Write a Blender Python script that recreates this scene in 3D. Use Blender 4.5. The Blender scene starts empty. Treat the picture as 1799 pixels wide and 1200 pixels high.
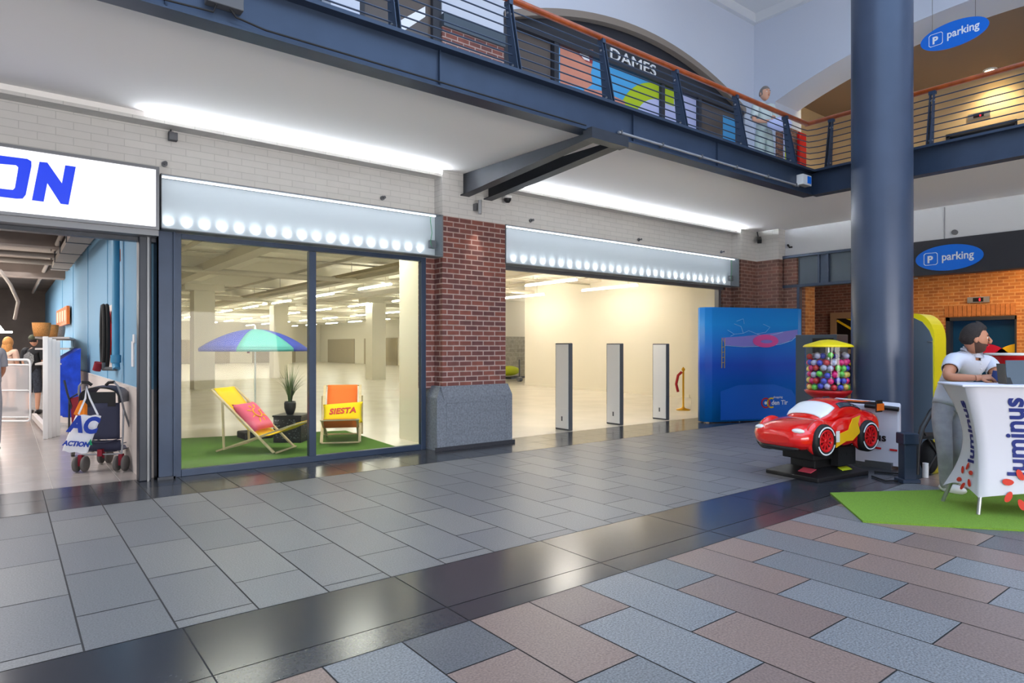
import bpy, bmesh, math, random
from mathutils import Vector, Matrix
random.seed(7)
sc = bpy.context.scene
col = sc.collection
# ------------------------------------------------------------------ camera, world, exposure
CAM_H = 1.45
YAW = math.radians(51.93)                      # the facade runs along +X, the shops lie towards +Y
FPX = 1136.0
cam_d = bpy.data.cameras.new('camera'); cam = bpy.data.objects.new('camera', cam_d); col.objects.link(cam)
cam.location = (0, 0, CAM_H); cam.rotation_euler = (math.pi/2, 0, YAW - math.pi/2)
cam_d.sensor_width = 36; cam_d.lens = FPX/1799*36; cam_d.shift_y = 10/1799; cam_d.clip_end = 300; cam_d.clip_start = .05
sc.camera = cam
sc.view_settings.view_transform = 'Standard'; sc.view_settings.look = 'None'
sc.view_settings.gamma = 1; sc.view_settings.use_curve_mapping = False
sc.view_settings.exposure = 0.9
w = bpy.data.worlds.new('world'); sc.world = w; w.use_nodes = True
bg = w.node_tree.nodes['Background']; bg.inputs[0].default_value = (.82, .89, 1.0, 1); bg.inputs[1].default_value = .52
def lamp(name, kind, loc, energy, color, target=None, size=.3, size_y=None, parent=None, spot=60, blend=.5):
    d = bpy.data.lights.new(name, kind); d.energy = energy; d.color = color
    if kind == 'AREA':
        d.size = size
        if size_y: d.shape = 'RECTANGLE'; d.size_y = size_y
    elif kind == 'SPOT': d.spot_size = math.radians(spot); d.spot_blend = blend; d.shadow_soft_size = size
    else: d.shadow_soft_size = size
    o = bpy.data.objects.new(name, d); col.objects.link(o)
    if parent: o.parent = parent; o.location = Vector(loc) - parent.location
    else: o.location = loc
    if target is not None:
        o.rotation_euler = (Vector(target)-Vector(loc)).to_track_quat('-Z', 'Y').to_euler()
    return o
# daylight falling through the skylight of the atrium
lamp('skylight_daylight', 'AREA', (3.5, -1.5, 8.6), 500, (.44, .67, 1.0), (3.5, -1.5, 0), 13, 10)
# added warm fill behind the camera, brightening the gallery ceiling
lamp('ceiling_fill', 'AREA', (2.0, -7.5, 1.5), 490, (1, .93, .86), (3.5, 4, 4.0), 12, 2.4)

sc.cycles.use_light_tree = False
# ------------------------------------------------------------------ helpers
def s2l(c):
    return c/12.92 if c <= .04045 else ((c+.055)/1.055)**2.4
def rgb(*c):
    return tuple(s2l(x/255) for x in c) + (1,)
MATS = {}
def mat(name, c, rough=.6, metal=0, emit=None, es=0, noise=0, nscale=30, bump=0, bscale=60, spec=.5, coat=0, alpha=1, trans=0, ior=1.45):
    m = bpy.data.materials.new(name); m.use_nodes = True; nt = m.node_tree; b = nt.nodes['Principled BSDF']
    col_ = rgb(*c)
    b.inputs['Base Color'].default_value = col_; b.inputs['Roughness'].default_value = rough
    b.inputs['Metallic'].default_value = metal; b.inputs['Specular IOR Level'].default_value = spec
    b.inputs['Coat Weight'].default_value = coat; b.inputs['Transmission Weight'].default_value = trans
    b.inputs['Alpha'].default_value = alpha; b.inputs['IOR'].default_value = ior
    if emit: b.inputs['Emission Color'].default_value = rgb(*emit); b.inputs['Emission Strength'].default_value = es
    geo = None
    if noise or bump: geo = nt.nodes.new('ShaderNodeNewGeometry')
    if noise:
        n = nt.nodes.new('ShaderNodeTexNoise'); n.inputs['Scale'].default_value = nscale; n.inputs['Detail'].default_value = 4
        nt.links.new(geo.outputs['Position'], n.inputs['Vector'])
        r = nt.nodes.new('ShaderNodeValToRGB'); r.color_ramp.elements[0].position = .32; r.color_ramp.elements[1].position = .68
        r.color_ramp.elements[0].color = tuple(max(0, x*(1-noise)) for x in col_[:3])+(1,)
        r.color_ramp.elements[1].color = tuple(min(1, x*(1+noise)) for x in col_[:3])+(1,)
        nt.links.new(n.outputs['Fac'], r.inputs[0]); nt.links.new(r.outputs[0], b.inputs['Base Color'])
    if bump:
        n2 = nt.nodes.new('ShaderNodeTexNoise'); n2.inputs['Scale'].default_value = bscale; n2.inputs['Detail'].default_value = 3
        nt.links.new(geo.outputs['Position'], n2.inputs['Vector'])
        bp = nt.nodes.new('ShaderNodeBump'); bp.inputs['Strength'].default_value = bump; bp.inputs['Distance'].default_value = .01
        nt.links.new(n2.outputs['Fac'], bp.inputs['Height']); nt.links.new(bp.outputs[0], b.inputs['Normal'])
    MATS[name] = m; return m
def brick(name, c1, c2, cm, bw=.215, rh=.075, mortar=.010, rough=.75, bump=.4, ov=.35):
    m = bpy.data.materials.new(name); m.use_nodes = True; nt = m.node_tree; b = nt.nodes['Principled BSDF']
    g = nt.nodes.new('ShaderNodeNewGeometry'); sp = nt.nodes.new('ShaderNodeSeparateXYZ'); nt.links.new(g.outputs['Position'], sp.inputs[0])
    a = nt.nodes.new('ShaderNodeMath'); a.operation = 'ADD'; nt.links.new(sp.outputs[0], a.inputs[0]); nt.links.new(sp.outputs[1], a.inputs[1])
    cb = nt.nodes.new('ShaderNodeCombineXYZ'); nt.links.new(a.outputs[0], cb.inputs[0]); nt.links.new(sp.outputs[2], cb.inputs[1])
    t = nt.nodes.new('ShaderNodeTexBrick'); nt.links.new(cb.outputs[0], t.inputs['Vector'])
    t.inputs['Scale'].default_value = 1; t.inputs['Brick Width'].default_value = bw; t.inputs['Row Height'].default_value = rh
    t.inputs['Mortar Size'].default_value = mortar; t.inputs['Mortar Smooth'].default_value = .2
    t.inputs['Color1'].default_value = rgb(*c1); t.inputs['Color2'].default_value = rgb(*c2); t.inputs['Mortar'].default_value = rgb(*cm)
    n = nt.nodes.new('ShaderNodeTexNoise'); n.inputs['Scale'].default_value = 9; nt.links.new(g.outputs['Position'], n.inputs['Vector'])
    mx = nt.nodes.new('ShaderNodeMix'); mx.data_type = 'RGBA'; mx.blend_type = 'OVERLAY'; mx.inputs[0].default_value = ov
    nt.links.new(t.outputs['Color'], mx.inputs[6]); nt.links.new(n.outputs['Fac'], mx.inputs[7]); nt.links.new(mx.outputs[2], b.inputs['Base Color'])
    bp = nt.nodes.new('ShaderNodeBump'); bp.invert = True; bp.inputs['Strength'].default_value = bump; bp.inputs['Distance'].default_value = .008
    nt.links.new(t.outputs['Fac'], bp.inputs['Height']); nt.links.new(bp.outputs[0], b.inputs['Normal'])
    b.inputs['Roughness'].default_value = rough; MATS[name] = m
def glassmat(name, tint=(245, 250, 248), refl=.5, haze=0):
    m = bpy.data.materials.new(name); m.use_nodes = True; nt = m.node_tree; nt.nodes.clear()
    o = nt.nodes.new('ShaderNodeOutputMaterial'); t = nt.nodes.new('ShaderNodeBsdfTransparent'); gl = nt.nodes.new('ShaderNodeBsdfGlossy')
    gl.inputs['Roughness'].default_value = .02; t.inputs[0].default_value = rgb(*tint)
    f = nt.nodes.new('ShaderNodeFresnel'); f.inputs[0].default_value = 1.45
    mu = nt.nodes.new('ShaderNodeMath'); mu.operation = 'MULTIPLY'; mu.inputs[1].default_value = refl
    mx = nt.nodes.new('ShaderNodeMixShader'); g = nt.nodes.new('ShaderNodeNewGeometry'); fr = nt.nodes.new('ShaderNodeMath'); fr.operation = 'SUBTRACT'; fr.inputs[0].default_value = 1; nt.links.new(g.outputs['Backfacing'], fr.inputs[1])
    m2 = nt.nodes.new('ShaderNodeMath'); m2.operation = 'MULTIPLY'; nt.links.new(fr.outputs[0], m2.inputs[1]); nt.links.new(f.outputs[0], m2.inputs[0])
    nt.links.new(m2.outputs[0], mu.inputs[0]); nt.links.new(mu.outputs[0], mx.inputs[0])
    if haze:
        tr = nt.nodes.new('ShaderNodeBsdfTranslucent'); tr.inputs[0].default_value = rgb(250, 252, 255); hm = nt.nodes.new('ShaderNodeMixShader'); hm.inputs[0].default_value = haze
        nt.links.new(t.outputs[0], hm.inputs[1]); nt.links.new(tr.outputs[0], hm.inputs[2]); t = hm
    nt.links.new(t.outputs[0], mx.inputs[1]); nt.links.new(gl.outputs[0], mx.inputs[2]); nt.links.new(mx.outputs[0], o.inputs[0]); MATS[name] = m

mat('white_ceiling', (246, 243, 240), .9); mat('plaster_sky_tint', (202, 210, 226), .85, bump=.15, bscale=25); mat('white_plaster', (214, 218, 224), .85, bump=.15, bscale=25)  # upper wall plaster has the skylight's blue mixed into its colour
brick('white_brick', (208, 206, 202), (204, 202, 199), (184, 183, 180), .30, .08, .004, .8, .3, ov=.06)
brick('red_brick', (132, 76, 64), (98, 62, 62), (172, 150, 142), .21, .0735, .009)
brick('lamplit_brick', (186, 122, 62), (158, 96, 48), (196, 150, 96), .21, .0735, .009)  # brick colour includes the orange glow of the lobby lamps
brick('brown_brick', (126, 84, 70), (98, 66, 58), (150, 124, 112), .21, .0735, .009)
brick('grey_block', (176, 170, 152), (158, 152, 136), (190, 184, 168), .42, .2, .012)
mat('navy_steel', (50, 64, 86), .38, .25, noise=.12, nscale=3); mat('dark_steel', (52, 56, 64), .4, .3, noise=.1, nscale=4)
mat('column_paint', (62, 74, 96), .33, .1, noise=.08, nscale=2)
mat('black_frame', (38, 44, 54), .4, .2); mat('alu', (170, 172, 176), .3, .8); mat('chrome', (200, 200, 204), .15, 1)
mat('bluestone', (118, 124, 134), .7, noise=.22, nscale=40, bump=.2, bscale=80)
mat('cream_wall', (232, 225, 206), .85); mat('cream_ceiling', (244, 238, 222), .9); mat('hall_floor', (226, 219, 204), .24, noise=.05, nscale=1.2)
mat('beige_duct', (206, 198, 178), .6); mat('grey_panelwall', (178, 166, 140), .9)
for k, c in enumerate([(118, 117, 118), (113, 112, 114), (123, 121, 120), (110, 110, 112)]):
    mat('granite_grey_%d' % k, c, .40, noise=.26, nscale=110, bump=.06, bscale=200)
for k, c in enumerate([(60, 61, 66), (66, 66, 69), (54, 56, 62)]):
    mat('polished_dark_%d' % k, c, .19, noise=.18, nscale=60, spec=.6)
for k, c in enumerate([(134, 114, 106), (126, 108, 102), (140, 118, 108)]):
    mat('granite_pink_%d' % k, c, .36, noise=.26, nscale=90, bump=.05, bscale=160)
for k, c in enumerate([(124, 126, 129), (114, 116, 119), (91, 93, 97)]):
    mat('granite_blue_%d' % k, c, .38, noise=.42, nscale=100, bump=.05, bscale=160)
mat('grout', (62, 60, 60), .8); mat('shop_tile', (164, 156, 152), .22, noise=.05, nscale=3); mat('shop_grout', (190, 184, 178), .6)
mat('blue_wallpaint', (116, 160, 190), .7); mat('blue_pipe', (70, 140, 178), .4); mat('pale_panel', (206, 196, 190), .6)
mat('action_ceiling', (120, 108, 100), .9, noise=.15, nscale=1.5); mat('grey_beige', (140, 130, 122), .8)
mat('sign_white', (250, 250, 255), .4, emit=(246, 247, 255), es=.42); mat('sign_blue', (0, 56, 226), .4, emit=(0, 60, 235), es=.2)
mat('tube_white', (255, 250, 235), .5, emit=(255, 248, 238), es=24); mat('led_white', (255, 255, 255), .5, emit=(246, 250, 255), es=2.3)
mat('box_white', (214, 222, 228), .7); mat('box_housing', (120, 126, 132), .7); glassmat('window_glass', refl=.8); glassmat('box_glass', (252, 254, 255), .6, haze=.05); glassmat('acrylic', (246, 250, 250), 1.0)
mat('wood_rail', (150, 70, 28), .3, noise=.25, nscale=8, coat=.3); mat('pale_wood', (208, 186, 148), .55, noise=.08, nscale=14)
mat('yellow_canvas', (244, 200, 14), .8, bump=.1, bscale=300); mat('orange_canvas', (244, 116, 40), .8, bump=.1, bscale=300)
mat('pink_fabric', (230, 92, 124), .85, bump=.15, bscale=40); mat('yellow_pillow', (248, 216, 20), .85, bump=.15, bscale=40)
mat('sun_yellow', (250, 180, 40), .8); mat('siesta_red', (214, 70, 70), .8)
mat('turf', (92, 132, 48), .95, noise=.25, nscale=160, bump=.8, bscale=300); mat('turf_bright', (120, 160, 52), .95, noise=.2, nscale=160, bump=.8, bscale=300)
mat('royal_blue', (46, 64, 160), .6); mat('teal', (78, 164, 158), .6); mat('white_plastic', (232, 232, 232), .4)
mat('black_plastic', (28, 28, 30), .4, noise=.1, nscale=20); mat('black_rough', (22, 22, 24), .8); mat('dark_rubber', (34, 33, 34), .7)
mat('grass_leaf', (76, 102, 52), .6); mat('lattice', (34, 32, 36), .5, noise=.3, nscale=60)
mat('skin', (176, 120, 92), .55); mat('skin_light', (214, 160, 132), .55); mat('hair_dark', (40, 32, 30), .8, noise=.3, nscale=120, bump=.4, bscale=150)
mat('hair_blond', (190, 130, 70), .7, noise=.25, nscale=60); mat('hair_grey', (120, 112, 108), .7)
mat('polo', (190, 193, 206), .85, bump=.25, bscale=18); mat('jeans_grey', (152, 152, 158), .85, noise=.12, nscale=12, bump=.3, bscale=20)
mat('shoe_white', (220, 220, 222), .6); mat('lips', (150, 84, 74), .5); mat('eye_white', (230, 228, 224), .3); mat('beard', (74, 52, 44), .9, noise=.2, nscale=150)
mat('car_red', (226, 22, 18), .14, coat=1); mat('car_yellow', (244, 190, 24), .35); mat('car_white', (240, 240, 242), .3); mat('car_glass', (50, 62, 76), .12)
mat('tyre', (24, 24, 26), .6); mat('rim_red', (206, 24, 30), .25); mat('orange_mark', (236, 110, 24), .4)
mat('lid_yellow', (240, 218, 16), .35); mat('capsule_red', (190, 22, 26), .3)
mat('cloth_white', (208, 208, 220), .75, bump=.2, bscale=6); mat('ink_navy', (30, 44, 120), .6); mat('petal_red', (206, 52, 34), .6)
mat('kiosk_grey', (104, 118, 132), .3, .3); mat('kiosk_yellow', (232, 214, 30), .35); mat('red_gloss', (202, 20, 26), .25)
mat('parking_blue', (0, 96, 196), .35, emit=(0, 90, 200), es=.12); mat('white_print', (236, 240, 246), .5); mat('fascia_dark', (48, 50, 58), .45)
mat('fascia_grey', (78, 90, 102), .4, .2); mat('lift_blue', (14, 66, 108), .25, .3); mat('crimson', (190, 20, 60), .4); mat('gold_yellow', (226, 190, 30), .4)
mat('soldier_brick', (176, 112, 60), .75, noise=.12, nscale=14); mat('lobby_ceiling', (138, 118, 102), .85); mat('beige_wall', (206, 184, 148), .85); mat('beige_frame', (156, 128, 100), .5); mat('gold', (212, 160, 40), .3, .8); mat('rope_red', (170, 20, 30), .7)
mat('display_black', (20, 18, 20), .3); mat('led_red', (255, 30, 40), .4, emit=(255, 20, 40), es=2)
mat('lamp_warm', (255, 240, 200), .4, emit=(255, 220, 150), es=25); mat('poster_sky', (76, 164, 222), .5); mat('poster_skin', (206, 138, 116), .5, noise=.08, nscale=3)
mat('poster_lime', (176, 200, 30), .5); mat('poster_lilac', (190, 196, 236), .5); mat('poster_lips', (150, 60, 70), .5); mat('brown_glass', (92, 84, 80), .2, noise=.1, nscale=1)
mat('denim_blue', (44, 62, 116), .7); mat('trolley_red', (130, 22, 40), .7); mat('stroller_navy', (52, 54, 76), .75, bump=.2, bscale=30)
mat('bag_white', (228, 226, 230), .55, bump=.5, bscale=14); mat('bag_blue', (30, 60, 160), .5); mat('bag_green', (20, 150, 90), .5); mat('bag_orange', (240, 130, 20), .6)
mat('wheel_grey', (96, 92, 90), .7); mat('wrap_blue', (26, 62, 176), .3, noise=.3, nscale=6, bump=.5, bscale=12)
mat('wicker', (190, 130, 70), .8, noise=.3, nscale=90, bump=.6, bscale=90); mat('wicker_grey', (150, 140, 136), .8, noise=.3, nscale=90, bump=.6, bscale=90)
mat('orange_card', (222, 110, 40), .5); mat('peach', (240, 190, 160), .5); mat('tshirt_black', (40, 40, 44), .85); mat('print_grey', (128, 128, 130), .8, noise=.5, nscale=40)
mat('cap_camo', (74, 76, 58), .8, noise=.35, nscale=60); mat('peach_shirt', (216, 180, 160), .8); mat('pale_shirt', (196, 208, 206), .8); mat('pale_trousers', (178, 192, 186), .8)
mat('shorts_dark', (54, 58, 70), .8, noise=.4, nscale=40); mat('grey_shirt', (150, 152, 160), .8); mat('frosted', (220, 216, 216), .5, alpha=.35)
mat('cap_lens', (226, 226, 240), .1, alpha=.35); mat('raincover', (220, 220, 224), .15, alpha=.22); mat('hivis', (200, 210, 40), .6)
mat('sticker_lime', (200, 210, 40), .5); mat('sticker_pink', (214, 80, 100), .5); mat('conduit_grey', (150, 152, 158), .4, .3); mat('steel_grey', (116, 118, 122), .35, .6)
mat('pool_pink', (232, 84, 164), .5); mat('pool_white', (176, 214, 248), .5); mat('pool_lilac', (140, 132, 216), .5); mat('pool_deep', (0, 100, 206), .5); mat('gravelly', (92, 94, 98), .9)
for nm, c in [('ball_green', (100, 200, 70)), ('ball_pink', (232, 30, 120)), ('ball_blue', (50, 64, 190)), ('ball_red', (200, 40, 46)), ('ball_clear', (180, 178, 206)), ('ball_yellow', (236, 200, 90))]:
    mat(nm, c, .15, coat=.6)

class MB:
    def __init__(s): s.v = []; s.f = []; s.m = []; s.s = []
    def add(s, vs, fs, m=0, sm=False):
        o = len(s.v); s.v += [Vector(v) for v in vs]
        for f in fs: s.f.append([o+i for i in f]); s.m.append(m); s.s.append(sm)
        return s
    def box(s, a, b, m=0):
        x0, y0, z0 = [min(p, q) for p, q in zip(a, b)]; x1, y1, z1 = [max(p, q) for p, q in zip(a, b)]
        return s.add([(x0,y0,z0),(x1,y0,z0),(x1,y1,z0),(x0,y1,z0),(x0,y0,z1),(x1,y0,z1),(x1,y1,z1),(x0,y1,z1)],
              [(0,3,2,1),(4,5,6,7),(0,1,5,4),(1,2,6,5),(2,3,7,6),(3,0,4,7)], m)
    def bar(s, p, q, w, h, m=0, up=(0,0,1)):
        p = Vector(p); q = Vector(q); d = (q-p).normalized(); u = Vector(up)
        x = d.cross(u)
        if x.length < 1e-4: x = d.cross(Vector((1,0,0)))
        x.normalize(); u = x.cross(d)
        vs = []
        for e in (p, q):
            for a, b in ((-1,-1),(1,-1),(1,1),(-1,1)): vs.append(e + x*a*w/2 + u*b*h/2)
        return s.add(vs, [(0,3,2,1),(4,5,6,7),(0,1,5,4),(1,2,6,5),(2,3,7,6),(3,0,4,7)], m)
    def cyl(s, p, q, r, r2=None, n=16, m=0, caps=True, sm=True):
        r2 = r if r2 is None else r2; p = Vector(p); q = Vector(q); d = (q-p).normalized()
        x = d.orthogonal().normalized(); y = d.cross(x); vs = []
        for e, rr in ((p, r), (q, r2)):
            for i in range(n):
                a = 2*math.pi*i/n; vs.append(e + (x*math.cos(a)+y*math.sin(a))*rr)
        s.add(vs, [(i, (i+1) % n, n+(i+1) % n, n+i) for i in range(n)], m, sm)
        if caps: s.add(vs[:n], [tuple(reversed(range(n)))], m); s.add(vs[n:], [tuple(range(n))], m)
        return s
    def tube(s, pts, r, n=8, m=0, closed=False):
        pts = [Vector(p) for p in pts]; N = len(pts); vs = []; prev = None
        for i, p in enumerate(pts):
            if closed: d = pts[(i+1) % N]-pts[i-1]
            else: d = pts[min(i+1, N-1)]-pts[max(i-1, 0)]
            d.normalize()
            x = d.orthogonal().normalized() if prev is None else (prev-d*prev.dot(d)).normalized()
            prev = x; y = d.cross(x); rr = r[i] if isinstance(r, (list, tuple)) else r
            for k in range(n):
                a = 2*math.pi*k/n; vs.append(p+(x*math.cos(a)+y*math.sin(a))*rr)
        L = N if closed else N-1; fs = []
        for i in range(L):
            j = (i+1) % N
            for k in range(n): fs.append((i*n+k, i*n+(k+1) % n, j*n+(k+1) % n, j*n+k))
        s.add(vs, fs, m, True)
        if not closed: s.add(vs[:n], [tuple(reversed(range(n)))], m); s.add(vs[-n:], [tuple(range(n))], m)
        return s
    def lathe(s, prof, c=(0,0,0), n=24, m=0, sm=True, sx=1, sy=1):
        c = Vector(c); vs = []; 
        for r, z in prof:
            for i in range(n):
                a = 2*math.pi*i/n; vs.append(c+Vector((r*math.cos(a)*sx, r*math.sin(a)*sy, z)))
        fs = [(j*n+i, j*n+(i+1) % n, (j+1)*n+(i+1) % n, (j+1)*n+i) for j in range(len(prof)-1) for i in range(n)]
        return s.add(vs, fs, m, sm)
    def sph(s, c, r, nu=16, nv=10, m=0, M=None):
        if not isinstance(r, (tuple, list)): r = (r, r, r)
        c = Vector(c); vs = []; fs = []
        for j in range(nv+1):
            t = math.pi*j/nv
            for i in range(nu):
                a = 2*math.pi*i/nu; p = Vector((r[0]*math.sin(t)*math.cos(a), r[1]*math.sin(t)*math.sin(a), -r[2]*math.cos(t)))
                if M: p = M @ p
                vs.append(c+p)
        for j in range(nv):
            for i in range(nu): fs.append((j*nu+i, j*nu+(i+1) % nu, (j+1)*nu+(i+1) % nu, (j+1)*nu+i))
        return s.add(vs, fs, m, True)
    def prism(s, poly, off, m=0, sm=False):
        poly = [Vector(p) for p in poly]; off = Vector(off); n = len(poly)
        return s.add(poly+[p+off for p in poly], [tuple(range(n)), tuple(reversed(range(n, 2*n)))] + [(i, n+i, n+(i+1) % n, (i+1) % n) for i in range(n)], m, sm)
    def grid(s, fn, nu, nv, m=0, sm=True, cu=False):
        vs = [fn(i/nu, j/nv) for j in range(nv+1) for i in range(nu+1)]
        return s.add(vs, [(j*(nu+1)+i, j*(nu+1)+i+1, (j+1)*(nu+1)+i+1, (j+1)*(nu+1)+i) for j in range(nv) for i in range(nu)], m, sm)
    def build(s, name, mats, parent=None, local=False, bevel=0, solid=0, sub=0, merge=False):
        if isinstance(mats, str): mats = [mats]
        me = bpy.data.meshes.new(name); vs = s.v
        if parent is not None and not local:
            W = world_matrix(parent).inverted(); vs = [W @ v for v in vs]
        me.from_pydata([tuple(v) for v in vs], [], s.f)
        for k in mats: me.materials.append(MATS[k])
        me.polygons.foreach_set('material_index', s.m); me.polygons.foreach_set('use_smooth', s.s)
        b = bmesh.new(); b.from_mesh(me)
        if merge: bmesh.ops.remove_doubles(b, verts=b.verts, dist=1e-4)
        bmesh.ops.recalc_face_normals(b, faces=b.faces)
        b.to_mesh(me); b.free(); me.update()
        o = bpy.data.objects.new(name, me); col.objects.link(o)
        if parent is not None: o.parent = parent
        if solid: md = o.modifiers.new('s', 'SOLIDIFY'); md.thickness = solid; md.offset = 0
        if bevel: md = o.modifiers.new('b', 'BEVEL'); md.width = bevel; md.segments = 2; md.limit_method = 'ANGLE'; md.harden_normals = False
        if sub: md = o.modifiers.new('u', 'SUBSURF'); md.levels = sub; md.render_levels = sub
        return o
def world_matrix(o):
    M = Matrix.LocRotScale(o.location, o.rotation_euler.to_quaternion(), o.scale)
    return world_matrix(o.parent) @ M if o.parent else M
def tag(o, label=None, cat=None, group=None, kind=None):
    if label: o['label'] = label
    if cat: o['category'] = cat
    if group: o['group'] = group
    if kind: o['kind'] = kind
    return o
def thing(name, label, cat, loc=(0,0,0), rz=0, group=None):
    o = bpy.data.objects.new(name, None); col.objects.link(o); o.location = loc; o.rotation_euler = (0, 0, rz); o.empty_display_size = .1
    return tag(o, label, cat, group)
def copy_thing(o, loc=None, rz=None, parent=None):
    c = o.copy(); col.objects.link(c)
    if parent: c.parent = parent
    if loc is not None: c.location = loc
    if rz is not None: c.rotation_euler = (0, 0, rz)
    for ch in o.children: copy_thing(ch, parent=c)
    return c
def S(name, mb, mats, label=None, **k):
    o = mb.build(name, mats, **k); o['kind'] = 'structure'
    if label: o['label'] = label; 
    return o
def text(name, body, m, size, org, xd, up, parent=None, ext=.002, bold=0, shear=0, align='LEFT', xs=1, local=False, spacing=1, fit=0, warp=None):
    cu = bpy.data.curves.new('t', 'FONT'); cu.body = body; cu.size = size; cu.extrude = ext; cu.offset = bold; cu.shear = shear; cu.align_x = align
    cu.space_character = spacing; cu.resolution_u = 4
    o = bpy.data.objects.new('t', cu); col.objects.link(o); dg = bpy.context.evaluated_depsgraph_get(); dg.update()
    me = bpy.data.meshes.new_from_object(o.evaluated_get(dg)); bpy.data.objects.remove(o); bpy.data.curves.remove(cu)
    x = Vector(xd).normalized(); u = Vector(up).normalized(); n = x.cross(u)
    if fit:
        xm = [v.co.x for v in me.vertices]; me.transform(Matrix.Translation((-min(xm), 0, 0))); xs = fit/(max(xm)-min(xm))
    if warp:
        for v in me.vertices: v.co = warp(v.co.x*(xs if fit else 1), v.co.y, v.co.z)
    M = Matrix.Identity(4) if warp else Matrix(((x.x*xs, u.x, n.x, org[0]), (x.y*xs, u.y, n.y, org[1]), (x.z*xs, u.z, n.z, org[2]), (0,0,0,1)))
    if parent is not None and not local: M = world_matrix(parent).inverted() @ M
    me.transform(M); me.materials.clear(); me.materials.append(MATS[m]); me.name = name
    o = bpy.data.objects.new(name, me); col.objects.link(o)
    if parent is not None: o.parent = parent
    return o
def skin(name, joints, edges, m, parent, root=0, sub=2, local=True):
    """one continuous body grown over a skeleton; joints = [(pos, radius or (rx, ry))]"""
    me = bpy.data.meshes.new(name); me.from_pydata([tuple(j[0]) for j in joints], edges, [])
    o = bpy.data.objects.new(name, me); col.objects.link(o)
    md = o.modifiers.new('skin', 'SKIN'); md.branch_smoothing = .6; md.use_smooth_shade = True
    if not me.skin_vertices: raise RuntimeError('skin layer')
    for i, j in enumerate(joints):
        r = j[1] if isinstance(j[1], tuple) else (j[1], j[1]); d = me.skin_vertices[0].data[i]; d.radius = r; d.use_root = (i == root)
    ms = o.modifiers.new('sub', 'SUBSURF'); ms.levels = sub; ms.render_levels = sub
    dg = bpy.context.evaluated_depsgraph_get(); dg.update()
    me2 = bpy.data.meshes.new_from_object(o.evaluated_get(dg)); bpy.data.objects.remove(o)
    if parent is not None and not local: me2.transform(world_matrix(parent).inverted())
    me2.materials.clear(); me2.materials.append(MATS[m]); me2.polygons.foreach_set('use_smooth', [True]*len(me2.polygons))
    me2.polygons.foreach_set('material_index', [0]*len(me2.polygons))
    o2 = bpy.data.objects.new(name, me2); col.objects.link(o2)
    if parent is not None: o2.parent = parent
    return o2
V = Vector
FW = V((math.cos(YAW), math.sin(YAW), 0)); RT = V((math.sin(YAW), -math.cos(YAW), 0))   # two fixed horizontal directions of the place
ORD = ['first', 'second', 'third', 'fourth', 'fifth', 'sixth', 'seventh', 'eighth', 'ninth', 'tenth', 'eleventh', 'twelfth', 'thirteenth']
PILX0, PILX1 = 4.85, 5.97          # brick pillar
RX = 13.1                          # right hand wall
BY, BX = 5.21, 10.19               # balcony edges
CZ = 3.95                          # ceiling under the balcony
UZ = 4.27                          # upper floor
# ------------------------------------------------------------------ floor of stone slabs
fm = ['grout'] + ['granite_grey_%d' % k for k in range(4)] + ['polished_dark_%d' % k for k in range(3)] + ['granite_pink_%d' % k for k in range(3)] + ['granite_blue_%d' % k for k in range(3)]
fl = MB(); fl.box((-8, -8, -.12), (RX+5, 8.12, -.004), 0)
G = .0035
def tile(x0, x1, y0, y1, m, g=G):
    fl.add([(x0+g, y0+g, 0), (x1-g, y0+g, 0), (x1-g, y1-g, 0), (x0+g, y1-g, 0)], [(0,1,2,3)], m)
rnd = random.Random(3)
CW = .405
for i in range(-20, 42):
    x0 = .295+CW*i; x1 = x0+CW; g = .007
    y = 3.68; j0 = 3.79 if i % 2 == 1 else 4.18
    ys = [3.68, j0]
    while ys[-1]+.8 < 7.0: ys.append(ys[-1]+.8)
    ys.append(7.0)
    for a, b in zip(ys, ys[1:]): tile(x0, x1, a, b, 1+rnd.choice([0, 0, 1, 2, 3, 1]), .0045)
    # dark polished foot strip along the shop fronts
    for a, b in ((7.0, 7.56), (7.56, 8.12)): tile(x0, x1, a, b, 5+rnd.randint(0, 2))
xs = [-7]; 
for i in range(30): xs.append(.72+1.215*(i-6))
xs = sorted(x for x in xs if x > -7.5)
for a, b in zip(xs, xs[1:]):
    tile(a, b, 3.06, 3.68, 5+rnd.randint(0, 2)); tile(a-.0, b, 2.84, 3.06, 5+rnd.randint(0, 2))
for i in range(-24, 40):
    x0 = 2.345+CW*i; x1 = x0+CW
    # long pink and blue-grey slabs stepping diagonally
    ph = 2.435 + CW*(i % 4)
    if i >= 7: ph = 2.84 - CW*0 + CW*((i-7) % 4)
    y = 2.84; k = 0
    bounds = [2.84]; t = ph
    while t > 2.84-1e-3: t -= .81
    while t > -7: bounds.append(t); t -= .81
    # parity: blue where the slab starts at ph
    n0 = round((ph-bounds[1])/.81)
    for q, (b, a) in enumerate(zip(bounds, bounds[1:])):
        par = (n0-1+q) % 2
        if i == 6 and q == 0: par = 1
        if par == 0: m = 11+rnd.choice([0, 0, 1, 2])
        else: m = 8+rnd.randint(0, 2)
        tile(x0, x1, a, b, m, .004)
S('floor', fl, fm, 'stone slab floor of the shopping arcade')
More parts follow.
